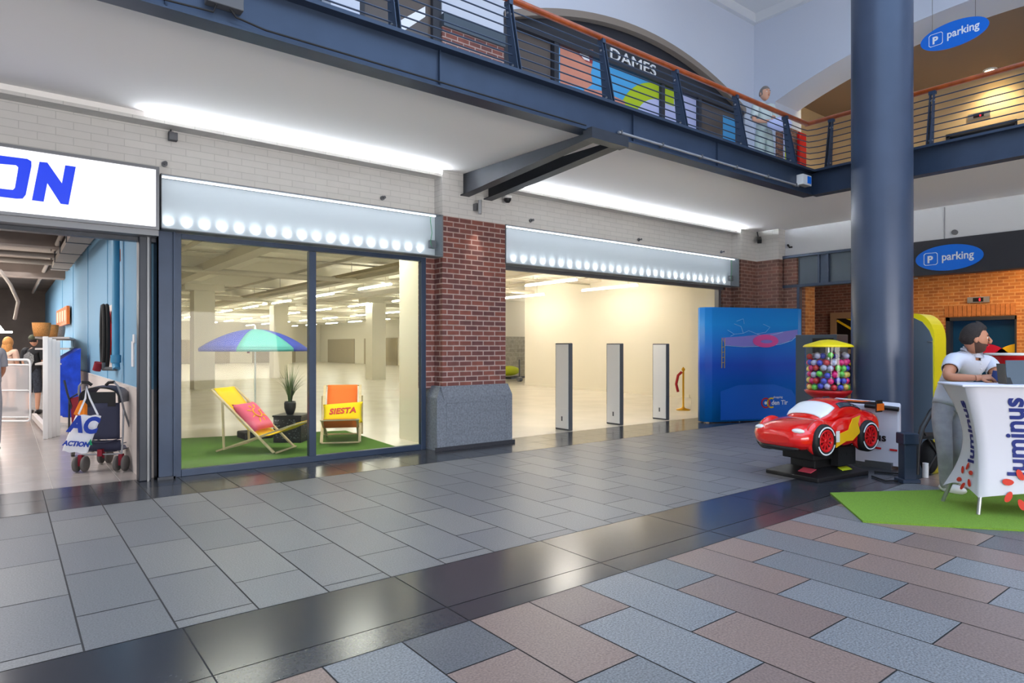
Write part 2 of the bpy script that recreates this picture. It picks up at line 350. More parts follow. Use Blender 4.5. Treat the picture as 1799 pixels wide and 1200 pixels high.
# shop floors
f2 = MB(); f2.box((1.26, 8.12, -.12), (46, 66, .0)); S('floor', f2, ['hall_floor'])
f3 = MB(); f3.box((-8, 8.12, -.12), (1.26, 31, -.003), 1)
for i in range(-14, 3):
    for j in range(38):
        x0 = .38-.6+.6*i+.6; y0 = 8.12+.6*j; x1 = min(x0+.6, 1.26)
        if x1 > x0: f3.add([(x0+.003, y0+.003, 0), (x1-.003, y0+.003, 0), (x1-.003, y0+.597, 0), (x0+.003, y0+.597, 0)], [(0,1,2,3)], 0)
S('floor', f3, ['shop_tile', 'shop_grout'])
# ------------------------------------------------------------------ facade walls, ceilings, balcony slab
m_ = MB(); m_.box((-8, 8.0, 3.28), (PILX0, 8.2, 3.87)); m_.box((PILX1, 8.0, 3.28), (12.23, 8.2, 3.87)); 
m_.box((-8, 8.0, 2.74), (12.23, 8.2, 3.28)); m_.box((-8, 7.80, 3.86), (PILX0, 8.2, 3.878)); m_.box((PILX1, 7.80, 3.86), (12.84, 8.2, 3.878)); m_.box((-8, 7.80, 3.878), (PILX0, 7.81, 3.895)); m_.box((PILX1, 7.80, 3.878), (12.84, 7.81, 3.895))
S('wall_front', m_, ['white_brick'], 'white painted brick wall above the shop fronts')
m_ = MB(); m_.box((-8, 8.28, 3.0), (14, 8.4, CZ)); m_.box((-8, 8.2, 3.6), (14, 8.28, 3.7)); m_.box((-8, 8.0, 3.878), (12.84, 8.28, CZ)); m_.box((-8, 7.80, 3.895), (1.16, 8.0, CZ)); S('wall_back', m_, ['white_ceiling'])
m_ = MB(); m_.box((-8, BY+.05, CZ), (14.1, 8.4, UZ)); m_.box((BX+.05, -8, CZ), (14.1, BY+.05, UZ)); S('ceiling', m_, ['white_ceiling'], 'white ceiling under the upper gallery')
# right hand wall above the fascia, side pilaster in the corner
m_ = MB(); m_.box((RX, -8, 3.35), (RX+.25, 8.4, CZ)); S('wall_right', m_, ['white_plaster'])
m_ = MB(); m_.box((12.23, 7.78, 3.31), (RX, 8.0, CZ)); m_.box((12.84, 7.27, 3.31), (RX, 7.78, CZ)); S('wall_corner', m_, ['white_brick'])
m_ = MB(); m_.box((12.23, 7.78, 0), (13.35, 8.2, 3.31)); m_.box((12.84, 7.27, 0), (13.35, 7.78, 3.31)); m_.box((13.0, 6.96, 0), (13.35, 7.27, 3.31)); m_.box((11.93, 8.0, 0), (12.23, 8.2, 2.74))
S('wall_corner', m_, ['brown_brick'])
# upper walls of the atrium
def arch(mb, a0, a1, z0, zs, zp, ztop, plane, y0, y1, n=24):
    """wall with one segmental arch opening from a0 to a1; plane 'Y' or 'X'"""
    P = (lambda a, z, d: (a, d, z)) if plane == 'Y' else (lambda a, z, d: (d, a, z))
    for k in range(n):
        t0 = k/n; t1 = (k+1)/n
        A = a0+(a1-a0)*t0; B = a0+(a1-a0)*t1
        za = zs+(zp-zs)*(1-(2*t0-1)**2); zb = zs+(zp-zs)*(1-(2*t1-1)**2)
        vs = [P(A, za, y0), P(B, zb, y0), P(B, ztop, y0), P(A, ztop, y0), P(A, za, y1), P(B, zb, y1), P(B, ztop, y1), P(A, ztop, y1)]
        mb.add(vs, [(0,3,2,1),(4,5,6,7),(0,1,5,4),(1,2,6,5),(2,3,7,6),(3,0,4,7)], 0)
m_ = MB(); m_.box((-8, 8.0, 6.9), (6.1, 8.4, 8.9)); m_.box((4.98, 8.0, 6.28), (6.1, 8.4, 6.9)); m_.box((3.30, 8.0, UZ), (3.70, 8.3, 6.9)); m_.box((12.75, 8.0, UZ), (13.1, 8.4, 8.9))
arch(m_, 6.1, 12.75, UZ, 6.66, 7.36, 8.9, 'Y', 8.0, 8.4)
S('wall_front', m_, ['plaster_sky_tint'], 'white upper wall with an arched shop front')
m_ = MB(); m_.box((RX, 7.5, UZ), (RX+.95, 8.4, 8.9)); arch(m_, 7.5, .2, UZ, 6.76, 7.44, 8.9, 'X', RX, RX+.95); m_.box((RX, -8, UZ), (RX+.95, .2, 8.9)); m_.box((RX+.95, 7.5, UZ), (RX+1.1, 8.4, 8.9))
S('wall_right', m_, ['plaster_sky_tint'], 'white upper wall with an arched gallery opening')
# roof with its skylight
m_ = MB(); m_.box((-8, 7.1, 8.8), (RX+1, 8.4, 9.2)); m_.box((11.9, -8, 8.8), (RX+1, 7.1, 9.2)); m_.box((-8, 7.0, 8.95), (12, 7.1, 9.6)); m_.box((11.8, -8, 8.95), (11.9, 7.1, 9.6))
m_.box((-8, 7.9, 8.6), (RX, 8.0, 8.8)); m_.box((RX-.1, -8, 8.6), (RX, 7.9, 8.8)); S('ceiling', m_, ['white_plaster'], 'white ceiling border around the skylight')
m_ = MB()
for i in range(14): m_.box((11.8-.9*i-.03, -8, 9.45), (11.8-.9*i+.03, 7.0, 9.6))
for i in range(16): m_.box((-1, 7.0-.9*i-.03, 9.45), (11.8, 7.0-.9*i+.03, 9.6))
S('window_3', m_, ['dark_steel'], 'steel glazing grid of the skylight')
# ------------------------------------------------------------------ balcony edge beams and railings
m_ = MB()
def ibeam(mb, x0, x1, y):   # front face looks towards -Y
    mb.box((x0, y, 3.90), (x1, y+.02, 4.25)); mb.box((x0, y-.10, 4.235), (x1, y+.1, 4.27)); mb.box((x0, y-.03, 3.885), (x1, y+.16, 3.905))
ibeam(m_, -8, BX+.05, BY)
m_.box((BX, -8, 3.90), (BX+.02, BY, 4.25)); m_.box((BX-.10, -8, 4.235), (BX+.1, BY, 4.27)); m_.box((BX-.03, -8, 3.885), (BX+.16, BY, 3.905))
for x in (.9, 3.2, 5.9, 7.6): m_.box((x, BY-.03, 3.9), (x+.012, BY, 4.25))
S('trim_1', m_, ['navy_steel'], 'blue-grey steel edge beam of the balcony')
def railing(label, posts, corner, a_end, axis):
    r = thing('balcony_railing', label, 'railing', (posts[0], BY, UZ) if axis == 'X' else (BX, posts[0], UZ))
    for p in posts:
        b = MB()
        for k in (0,):
            if axis == 'X': q0, q1 = V((p, BY+.0, UZ-.02)), V((p, BY+.12, 5.03)); wv = V((1, 0, 0)); tv = V((0, 1, 0))
            else: q0, q1 = V((BX+.0, p, UZ-.02)), V((BX+.10, p, 5.03)); wv = V((0, 1, 0)); tv = V((1, 0, 0))
            # tapered flat plate, wide at the foot
            for s_ in (-1, 1):
                o = wv*.022*s_
                vs = [q0+o-tv*.075, q0+o+tv*.075, q1+o+tv*.03, q1+o-tv*.03]; b.prism(vs, wv*.008)
            b.bar(q1-V((0,0,.02)), q1+V((0,0,.03)), .09, .05)
        po_ = b.build('post', 'navy_steel', r)
        for t in (.12, .86):
            q = q0.lerp(q1, t); MB().cyl(q-wv*.035, q+wv*.035, .012, n=8).build('bolt', 'alu', po_)
    for k in range(7):
        z = 4.36+.1*k; t = (z-UZ)/.76; c = MB()
        if axis == 'X': yy = BY+.12*t; c.cyl((a_end, yy, z), (corner-.15, yy, z), .008, n=6); c.tube([(corner-.15, yy, z), (corner-.05+.1*t, yy-.02, z), (corner+.1*t-.005, yy-.14, z)], .008, 6)
        else: xx = BX+.10*t; c.cyl((xx, a_end, z), (xx, BY-.12+.1*t, z), .008, n=6)
        c.build('rod', 'navy_steel', r)
    c = MB()
    if axis == 'X': c.cyl((a_end, BY+.12, 5.085), (corner+.10, BY+.12, 5.085), .036, n=14)
    else: c.cyl((BX+.10, a_end, 5.085), (BX+.10, BY+.15, 5.085), .036, n=14)
    c.build('handrail', 'wood_rail', r)
railing('long balcony railing with a wooden handrail above the shop fronts', [9.6, 8.25, 6.88, 5.51, 4.13, 2.75, 1.38, 0.0, -1.4], BX, -8, 'X')
railing('balcony railing with a wooden handrail running behind the big round column', [4.94, 3.52, 2.1, .7, -.7], BX, -8, 'Y')
# double beam between the pillar and the balcony
for x0, x1, lab, gp in ((5.20, 5.30, 'dark steel beam carrying the balcony, left one of the pair', 0), (5.56, 5.66, 'dark steel beam carrying the balcony, right one of the pair', 1)):
    b = MB(); t = thing('steel_beam', lab, 'steel beam', (x0, 7.78, 3.64))
    w0 = [(x0, 7.78, 3.64), (x0, 5.24, 3.80), (x0, 5.24, 3.885), (x0, 7.78, CZ)] if not gp else [(x1, 7.78, 3.64), (x1, 5.24, 3.80), (x1, 5.24, 3.885), (x1, 7.78, CZ)]
    b.prism(w0, (.012 if not gp else -.012, 0, 0)); b.build('web', 'dark_steel', t)
    b = MB(); a, c = (x0-.05, x0+.10) if not gp else (x1-.10, x1+.05)
    b.prism([(a, 7.78, 3.63), (c, 7.78, 3.63), (c, 5.24, 3.79), (a, 5.24, 3.79)], (0, 0, .014)); b.build('flange', 'dark_steel', t)
m_ = MB(); m_.box((5.12, 5.1, 3.78), (5.72, 5.24, 3.9)); tag(m_.build('bracket_plate', 'dark_steel'), 'dark steel bracket where the beam pair meets the balcony edge', 'bracket')
# ------------------------------------------------------------------ brick pillar with stone base
t = thing('brick_pillar', 'red brick pillar on a blue-grey stone base between the two shop fronts', 'pillar', (5.4, 7.9, 0))
b = MB(); b.box((PILX0, 7.78, .86), (PILX1, 8.2, 3.31)); b.box((4.70, 8.0, .86), (PILX0, 8.2, 2.74)); b.build('brick_shaft', 'red_brick', t)
b = MB(); b.box((PILX0, 7.78, 3.31), (PILX1, 8.3, CZ)); b.build('painted_top', 'white_brick', t)
b = MB(); b.box((4.73, 7.73, 0), (6.06, 8.2, .74))
b.prism([(4.73, 7.73, .74), (6.06, 7.73, .74), (6.0, 7.76, .90), (4.80, 7.76, .90)], (0, .4, 0))
b.prism([(4.78, 7.72, .90), (4.90, 7.72, .90), (4.86, 7.72, .78), (4.84, 7.72, .72), (4.82, 7.72, .78)], (0, .012, 0))
b.box((4.88, 7.724, .06), (4.886, 7.73, .66)); b.box((5.94, 7.724, .06), (5.946, 7.73, .66)); b.box((4.88, 7.724, .655), (5.946, 7.73, .66))
b.build('stone_base', 'bluestone', t, bevel=.006)
b = MB(); b.box((4.70, 7.70, 0), (6.09, 7.73, .05)); b.build('plinth_strip', 'polished_dark_0', t)
# spotlight fixed on the pillar
t = thing('wall_spotlight', 'small silver cylinder spotlight on the white top of the brick pillar', 'wall light', (5.41, 7.70, 3.5))
b = MB(); b.cyl((5.41, 7.66, 3.38), (5.41, 7.66, 3.58), .028); b.build('barrel', 'alu', t)
b = MB(); b.box((5.37, 7.70, 3.44), (5.45, 7.78, 3.54)); b.build('mount', 'steel_grey', t)
lamp('spot', 'SPOT', (5.41, 7.65, 3.37), 16, (1, .86, .74), (5.41, 7.78, 2.2), .02, parent=t, spot=44, blend=.9)
# interior body of the pillar
m_ = MB(); m_.box((4.93, 8.2, 0), (5.97, 9.2, 3.95)); S('wall_pillar', m_, ['cream_wall'])
# ------------------------------------------------------------------ steel posts and window 1
t = thing('steel_post', 'wide dark blue steel post between the left shop and the big window', 'post', (1.42, 8.0, 0))
b = MB(); b.box((1.30, 7.93, 0), (1.46, 7.95, 2.74)); b.box((1.30, 7.93, 0), (1.315, 8.15, 2.74)); b.box((1.455, 7.90, 0), (1.475, 8.15, 2.74)); b.build('flange', 'navy_steel', t)
b = MB(); b.box((1.30, 7.90, .0), (1.48, 8.1, .03)); b.build('foot', 'dark_steel', t)
t = thing('steel_post', 'narrow grey steel post at the right edge of the left shop entrance', 'post', (1.2, 8.0, 0))
b = MB(); b.box((1.13, 7.95, 0), (1.25, 8.12, 2.74)); b.build('post_body', 'dark_steel', t, bevel=.01)
b = MB(); b.box((1.205, 7.93, 0), (1.225, 7.95, 2.74)); b.build('guide_rail', 'steel_grey', t)
def rect_frame(mb, x0, x1, z0, z1, w, y0, y1, m=0):
    mb.box((x0, y0, z0), (x0+w, y1, z1), m); mb.box((x1-w, y0, z0), (x1, y1, z1), m); mb.box((x0+w, y0, z0), (x1-w, y1, z0+w), m); mb.box((x0+w, y0, z1-w), (x1-w, y1, z1), m)
t = thing('window_1', None, None, (3.1, 8.0, 0)); t['kind'] = 'structure'
b = MB(); rect_frame(b, 1.475, 4.70, .0, 2.74, .075, 7.98, 8.06); b.box((3.05-.04, 7.98, .075), (3.05+.05, 8.06, 2.66)); b.build('window_frame', 'navy_steel', t, bevel=.004)
b = MB(); b.box((1.54, 8.02, .07), (4.63, 8.028, 2.67)); b.build('pane', 'window_glass', t)
# opening 2: header rail, side rails, threshold
m_ = MB(); m_.box((5.97, 8.0, 2.66), (12.0, 8.08, 2.74)); m_.box((11.80, 8.02, 0), (11.88, 8.12, 2.7)); m_.box((5.98, 8.04, 0), (6.02, 8.12, 2.7)); S('trim_2', m_, ['steel_grey'])
m_ = MB(); m_.box((-8, 8.0, 2.6), (1.3, 8.12, 2.74)); S('trim_3', m_, ['dark_steel'])
# ------------------------------------------------------------------ light boxes
def lightbox(label, x0, x1, n, joints):
    z0, z1 = 2.72, 3.31
    t = thing('light_box', label, 'light box', ((x0+x1)/2, 7.99, z0))
    b = MB(); b.box((x0, 7.955, z0), (x1, 7.985, z1)); b.build('back_panel', 'box_white', t)
    b = MB(); b.box((x0, 7.76, z0), (x1, 7.955, z0+.012)); b.box((x0, 7.76, z1-.010), (x1, 7.955, z1)); b.box((x0, 7.76, z0), (x0+.008, 7.955, z1)); b.box((x1-.02, 7.76, z0), (x1, 7.955, z1)); b.build('housing', 'box_housing', t)
    xs = [x0+.01]+joints+[x1-.022]
    for a, c in zip(xs, xs[1:]):
        b = MB(); b.box((a, 7.762, z0+.012), (c-.004, 7.768, z1-.012)); b.build('glass_panel', 'box_glass', t)
    b = MB(); b.box((x0+.02, 7.80, z1-.03), (x1-.1, 7.83, z1-.014)); b.build('light_strip', 'led_white', t)
    for k in range(n):
        x = x0+.1+(x1-x0-.36)*k/(n-1)
        b = MB(); b.box((x-.02, 7.86, z0+.014), (x+.02, 7.90, z0+.022)); b.build('led_module', 'led_white', t)
        lamp('led', 'SPOT', (x, 7.885, z0+.065), .80, (.95, .98, 1), (x, 7.955, z0+.13), .008, parent=t, spot=94, blend=1)
    b = MB(); b.tube([(x1-.15, 7.85, z1+.01), (x1-.16, 7.84, z1-.1), (x1-.13, 7.85, z1-.25), (x1-.15, 7.86, z0+.2), (x1-.10, 7.88, z0+.12)], .005, 6, 0); b.build('cable', 'bag_green', t)
    b = MB(); b.box((x1-.14, 7.87, z0+.13), (x1-.05, 7.93, z0+.24)); b.build('transformer', 'gravelly', t)
lightbox('long frosted light box above the window with the deck chairs', 1.31, PILX0, 18, [3.0])
lightbox('long frosted light box above the open white hall', 5.96, 12.15, 30, [9.2])
# coves
for x0, x1, lab in ((1.17, PILX0, 'hidden light strip on the wall top above the left window'), (PILX1, 12.8, 'hidden light strip on the wall top above the open hall')):
    t = thing('cove_light', lab, 'strip light', ((x0+x1)/2, 7.9, 3.88))
    b = MB(); b.box((x0, 7.90, 3.878), (x1, 7.93, 3.888)); b.build('led_strip', 'led_white', t)
    lamp('cove', 'AREA', ((x0+x1)/2, 7.86, 3.897), 14*(x1-x0), (.84, .92, 1), ((x0+x1)/2, 7.5, 4.10), x1-x0, .03, parent=t)
# ------------------------------------------------------------------ lit sign of the left shop
t = thing('shop_sign', 'white backlit sign with bold blue letters ON above the left shop', 'sign', (.0, 7.9, 2.7))
b = MB(); rect_frame(b, -3.2, 1.29, 2.70, 3.37, .03, 7.74, 8.0); b.box((-3.2, 7.78, 2.64), (1.29, 8.0, 2.70)); b.build('sign_frame', 'steel_grey', t)
b = MB(); b.box((-3.17, 7.76, 2.73), (1.26, 7.99, 3.34)); b.build('sign_face', 'sign_white', t)
def L(px, py):   # corners of the letters on the sign face plane y=7.75
    dx = ((px/3.75)-899.5)/FPX; v = (610-(230+py/3.75))/FPX; r = FW+RT*dx; k = 7.75/r.y; return V((r.x*k, 7.75, CAM_H+v*k))
b = MB(); b.prism([L(260,203), L(312,208), L(408,345), L(430,226), L(500,236), L(452,486), L(400,480), L(312,343), L(288,466), L(210,456)], (0, .01, 0)); b.build('letter', 'sign_blue', t)
out = [(-190,180),(-165,148),(-120,146),(180,184),(207,200),(208,230),(170,420),(150,445),(110,446),(-190,410),(-222,390),(-226,360)]
inn = [(-100,215),(-90,208),(105,225),(120,238),(118,258),(98,375),(85,388),(60,386),(-120,366),(-134,355),(-134,335),(-104,230)]
b = MB(); O = [L(*p) for p in out]; I = [L(*p) for p in inn]; n = 12
def ring(mb, O, I, off, m=0):
    n = len(O); off = V(off); vs = O+I+[p+off for p in O]+[p+off for p in I]; fs = []
    for i in range(n):
        j = (i+1) % n; fs += [(i, j, n+j, n+i), (2*n+i, 3*n+i, 3*n+j, 2*n+j), (i, 2*n+i, 2*n+j, j), (n+i, n+j, 3*n+j, 3*n+i)]
    mb.add(vs, fs, m)
ring(b, O, I, (0, .01, 0)); b.build('letter', 'sign_blue', t)
# ------------------------------------------------------------------ the empty hall behind the window
m_ = MB(); m_.box((1.26, 8.4, 3.95), (46, 66, 4.15)); S('ceiling', m_, ['cream_ceiling'])
m_ = MB()
for y in (10.6, 15, 19.4, 23.8, 28.2, 32.6, 37, 41.4, 45.8, 50.2, 54.6, 59): m_.box((1.5, y, 3.62), (40, y+.45, 3.95))
for x in (4.9, 10.0, 16.5, 22): m_.box((x, 12, 3.70), (x+.35, 62, 3.95))
S('trim_4', m_, ['cream_ceiling'], 'cream concrete beams under the hall ceiling')
m_ = MB(); m_.box((1.38, 8.3, 0), (1.5, 62, 3.95)); m_.box((1.5, 62, 0), (26, 62.3, 3.95)); m_.box((24.5, 24, 0), (24.8, 62, 3.95)); m_.box((15.5, 11.5, 0), (15.7, 19.0, 3.95)); m_.box((15.5, 11.3, 0), (16, 11.5, 3.95)); m_.box((12.0, 8.2, 0), (12.2, 8.45, 3.95)); m_.box((12.2, 8.25, 0), (15.7, 8.4, 3.95))
S('wall_hall', m_, ['cream_wall'])
m_ = MB(); m_.box((15.48, 11.5, 0), (15.5, 19.0, .09)); S('baseboard_hall', m_, ['cream_wall'])
m_ = MB(); m_.box((15.7, 24.0, 0), (24.5, 24.2, 1.95)); S('wall_hall_end', m_, ['grey_block'])
m_ = MB(); m_.box((15.7, 24.0, 1.95), (24.5, 24.2, 3.95)); S('wall_hall_end', m_, ['cream_wall'])
m_ = MB()
for (a, b_) in ((38, 43), (46, 52), (54, 60)): m_.box((24.44, a, 0), (24.5, b_, 2.2))
m_.box((10, 61.9, 0), (16, 62, 2.1)); m_.box((18, 61.9, 0), (22, 62, 2.1)); S('trim_5', m_, ['grey_panelwall'])
# dark doorway and door on the far wall
t = thing('door_1', None, None, (24.4, 44.6, 0)); t['kind'] = 'structure'
b = MB(); b.box((24.38, 44.0, 0), (24.5, 45.1, 2.3)); b.build('door_leaf', 'cream_wall', t, bevel=.01); b = MB(); b.box((24.36, 43.9, 0), (24.42, 44.0, 2.4)); b.box((24.36, 45.1, 0), (24.42, 45.2, 2.4)); b.box((24.36, 43.9, 2.3), (24.42, 45.2, 2.4)); b.build('door_frame', 'beige_duct', t); b = MB(); b.box((24.32, 44.1, 1.0), (24.38, 44.25, 1.05)); b.build('door_handle', 'black_plastic', t)
cols = [(5.4, 24.4, 'square cream column behind the blue umbrella, nearest on the left'), (10.15, 30.8, 'square cream column behind the potted grass'), (13.07, 26.6, 'slim cream column at the right edge of the far hall'), (12.7, 8.9, 'white column just inside the hall beside the blue pool display'), (23.2, 46.5, 'cream column beside the far door'), (19.5, 57, 'farthest cream column against the back wall')]
for i, (x, y, lab) in enumerate(cols):
    t = thing('hall_column', lab, 'column', (x, y, 0)); w_ = .33 if i not in (3,) else .28
    b = MB(); b.box((x-w_, y-w_, 0), (x+w_, y+w_, 3.95 if i == 3 else 3.4)); b.build('shaft', 'cream_wall', t)
    if i != 3: b = MB(); b.box((x-w_-.3, y-w_-.1, 3.4), (x+w_+.3, y+w_+.1, 3.70)); b.build('capital', 'cream_wall', t)
# tube lights
tl = thing('tube_light', 'x', 'tube light', (9.1, 17.6, 3.35), 0, 'tube lights under the hall ceiling')
b = MB(); b.box((-.03, 0, -.03), (.03, 2.25, .01)); b.build('light_tube', 'tube_white', tl, local=True)
b = MB(); b.box((-.018, 0, .012), (.018, 2.25, .05)); b.build('fitting', 'white_plastic', tl, local=True)
for y in (.35, 1.9): MB().cyl((0, y, .05), (0, y, .6), .008, n=6).build('hanger', 'beige_duct', tl, local=True)
first = True; rows = [(5.3, 4, 11, 'leftmost row in the hall'), (9.1, 0, 11, 'row over the umbrella'), (12.6, 0, 11, 'row right of the umbrella'), (14.3, 0, 2, 'row along the white side wall'), (16.6, 3, 11, 'row behind the white side wall'), (20.3, 2, 11, 'row nearest the far right wall')]
for x, k0, k1, nm in rows:
    for k in range(k0, k1):
        y = 13.15+4.35*k; zt = 3.35
        if x == 14.3: y *= .944; zt = 3.24
        o = tl if first else copy_thing(tl)
        o.location = (x, y, zt); o['label'] = 'white tube light, %s, %s from the front' % (nm, ORD[k-k0]); first = False
for y in (10.2, ):
    pass
# unseen lamps added to brighten the deck chairs and front of the hall
for hx, hy in ((2.6, 9.4), (4.4, 9.6), (9.1, 9.6)): lamp('hall_front_fill', 'AREA', (hx, hy, 3.4), 34, (1, .93, .82), (hx, hy+.01, 0), .9, .9)
# ducts and pipes
def duct(name, lab, cat, p, q, w_, h_, m='beige_duct', group=None):
    o = MB().bar(p, q, w_, h_).build(name, m); return tag(o, lab, cat, group)
duct('air_duct', 'rectangular beige air duct running back along the top left of the window', 'duct', (4.1, 9.5, 3.5), (4.15, 30, 3.5), .34, .2)
duct('air_duct', 'beige air duct hanging behind the right window pane', 'duct', (8.3, 11, 3.52), (8.3, 50, 3.52), .3, .16)
duct('air_duct', 'beige air duct high over the open hall', 'duct', (11.2, 9.5, 3.5), (11.2, 30, 3.5), .36, .16)
for i, (a, c, r_, lab) in enumerate([((1.6, 17.9, 3.42), (15, 17.9, 3.42), .07, 'thick beige pipe crossing under the hall ceiling, nearest the window'), ((1.6, 18.6, 3.5), (15, 18.6, 3.5), .05, 'second beige pipe crossing under the hall ceiling'), ((1.6, 27.2, 3.4), (24, 27.2, 3.4), .09, 'beige pipe crossing deep in the hall'), ((1.6, 36.2, 3.4), (24, 36.2, 3.4), .09, 'farthest beige pipe crossing the hall'), ((9.6, 9.5, 3.48), (9.6, 40, 3.48), .045, 'beige pipe beside the tube lights over the umbrella'), ((13.3, 9.5, 3.5), (13.3, 40, 3.5), .05, 'beige pipe running back over the open hall'), ((3.0, 9.5, 3.55), (3.0, 40, 3.55), .05, 'thin beige pipe left of the air duct'), ((6.6, 9.5, 3.6), (6.6, 40, 3.6), .04, 'thin beige pipe between duct and tube lights')]):
    tag(MB().cyl(a, c, r_, n=10).build('ceiling_pipe', 'beige_duct'), lab, 'pipe', 'pipes under the hall ceiling')
for k in range(9):
    y = 11.2+4.35*k
    tag(MB().cyl((2, y, 3.56), (23, y, 3.56), .022, n=6).build('ceiling_pipe', 'beige_duct'), 'thin beige conduit crossing the hall ceiling, %s from the front' % ORD[k], 'pipe', 'thin conduits across the hall ceiling')
t = thing('cable_tray', 'dark cable tray hanging beside the tube lights over the umbrella', 'cable tray', (7.6, 20, 3.45))
b = MB(); b.box((7.5, 9.8, 3.44), (7.75, 48, 3.46)); b.box((7.5, 9.8, 3.46), (7.51, 48, 3.52)); b.box((7.74, 9.8, 3.46), (7.75, 48, 3.52)); b.build('tray', 'grey_panelwall', t)
for k in range(12): MB().box((7.62, 11+3*k, 3.46), (7.63, 11.01+3*k, 3.95)).build('hanger', 'steel_grey', t)
t = thing('fire_extinguisher', 'tiny dark fire extinguisher on the far wall of the hall', 'fire extinguisher', (15.6, 60, 0)); 
b = MB(); b.lathe([(0, 0), (.12, 0), (.12, .7), (.05, .85), (.0, .9)], (17.6, 61.8, .9)); b.build('bottle', 'trolley_red', t); b = MB(); b.box((17.55, 61.75, 1.8), (17.7, 61.85, 1.9)); b.build('valve', 'black_plastic', t)
# pallet truck and hose bag
t = thing('pallet_truck', 'hand pallet truck with a green load at the far side of the hall', 'pallet truck', (17.3, 21.6, 0))
b = MB(); b.bar((16.9, 22.0, .12), (18.2, 22.6, .12), .5, .08); b.build('forks', 'black_plastic', t); b = MB(); b.sph((17.3, 22.3, .42), (.55, .3, .22)); b.build('load_bag', 'hivis', t); b = MB(); b.cyl((17.0, 21.2, .12), (17.4, 21.7, .9), .03); b.cyl((16.9, 21.15, .1), (17.05, 21.15, .1), .1); b.build('handle', 'steel_grey', t)
# anti-theft gates
ag = thing('security_gate', 'x', 'anti theft gate', (7.68, 8.2, 0), 0, 'anti theft gates across the hall entrance')
b = MB(); b.box((0, 0, 0), (.085, .36, 1.52)); b.build('side_case', 'gravelly', ag, local=True, bevel=.01)
b = MB(); b.box((-.006, .02, .03), (0, .34, 1.50)); b.build('face_panel', 'white_plastic', ag, local=True)
b = MB(); b.box((-.010, .02, .03), (-.006, .34, .38)); b.box((-.014, .16, .16), (-.010, .19, .24), 1); b.build('base_cover', ['white_plastic', 'gravelly'], ag, local=True)
for i, (x, lab) in enumerate(((7.68, 'nearest of the three white anti theft gates, next to the brick pillar'), (8.98, 'middle one of the three white anti theft gates'), (10.32, 'farthest of the three white anti theft gates, next to the pool display'))):
    o = ag if i == 0 else copy_thing(ag); o.location = (x, 8.2, 0); o['label'] = lab
t = thing('rope_stand', 'golden rope stand with a red rope end beside the white column', 'rope stand', (12.3, 9.3, 0))
b = MB(); b.lathe([(0, 0), (.16, 0), (.16, .02), (.05, .05), (.022, .08), (.022, .9), (.04, .92), (.04, .95), (0, 1.0)], (12.3, 9.3, 0)); b.build('stand', 'gold', t)
b = MB(); b.tube([(12.27, 9.32, .88), (12.2, 9.37, .8), (12.17, 9.4, .6), (12.2, 9.37, .42)], .03); b.build('rope', 'rope_red', t)
# ------------------------------------------------------------------ beach corner in the window
b = MB(); b.prism([(1.56, 8.1, 0), (4.42, 8.1, 0), (4.62, 10.55, 0), (4.0, 10.75, 0), (1.56, 11.4, 0)], (0, 0, .014)); tag(b.build('grass_rug', 'turf'), 'green artificial grass rug under the deck chairs', 'rug')
def deck_chair(label, loc, rz, canvas, sc_=1):
    t = thing('deck_chair', label, 'deck chair', loc, rz); t.scale = (sc_,)*3; W = .29
    def P(x, y, z): return V((x, y, z+.014))
    for s_ in (-1, 1):
        y = W*s_
        MB().bar(P(0, y, .02), P(-.90, y, .86), .022, .045, up=(0, 1, 0)).build('back_rail', 'pale_wood', t, local=True, bevel=.003)
        y2 = (W-.03)*s_
        MB().bar(P(-.84, y2, .02), P(.28, y2, .40), .022, .045, up=(0, 1, 0)).build('seat_rail', 'pale_wood', t, local=True, bevel=.003)
        y3 = (W+.03)*s_
        MB().bar(P(-.72, y3, .70), P(-.70, y3, .05), .02, .035, up=(0, 1, 0)).build('prop_leg', 'pale_wood', t, local=True, bevel=.003)
    for x, z in ((-.0+.03, .02), (-.90, .86), (.28, .40), (-.70, .06)):
        MB().cyl(P(x, -W, z), P(x, W, z), .013, n=10).build('crossbar', 'pale_wood', t, local=True)
    prof = [(-.89, .87), (-.72, .67), (-.55, .47), (-.40, .32), (-.25, .235), (-.10, .24), (.05, .29), (.18, .35), (.29, .415)]
    def fn(u, v):
        k = v*(len(prof)-1); i = min(int(k), len(prof)-2); q = k-i
        x = prof[i][0]*(1-q)+prof[i+1][0]*q; z = prof[i][1]*(1-q)+prof[i+1][1]*q
        return P(x, (u-.5)*2*(W-.045), z)
    MB().grid(fn, 4, 24).build('canvas_sling', canvas, t, local=True, solid=.006)
    return t
def pillow(mb, c, ux, uy, un, w_, h_, d_, m=0):
    c = V(c); ux = V(ux).normalized(); uy = V(uy).normalized(); un = V(un).normalized(); N = 14
    for s_ in (1, -1):
        def fn(u, v):
            a = 2*u-1; b2 = 2*v-1
            e = max(0, (1-a**4)*(1-b2**4))**.5
            pinch = 1-.07*(1-abs(a)**2)*abs(b2)**3-.0; pinch2 = 1-.07*(1-abs(b2)**2)*abs(a)**3
            return c+ux*a*w_/2*pinch2+uy*b2*h_/2*pinch+un*s_*d_/2*e
        mb.grid(fn, N, N, m)
dc1 = deck_chair('wooden deck chair with yellow canvas and a pink cushion, under the umbrella', (3.04, 9.0, 0), math.atan2(-.71, .70), 'yellow_canvas')
dc2 = deck_chair('wooden deck chair with orange canvas and a yellow cushion, right of the potted grass', (3.93, 9.16, 0), math.atan2(-.90, -.43), 'orange_canvas', .95)
def chair_pt(t, x, y, z): return world_matrix(t) @ V((x, y, z))
Mr = lambda t: Matrix.Rotation(t.rotation_euler.z, 3, 'Z')
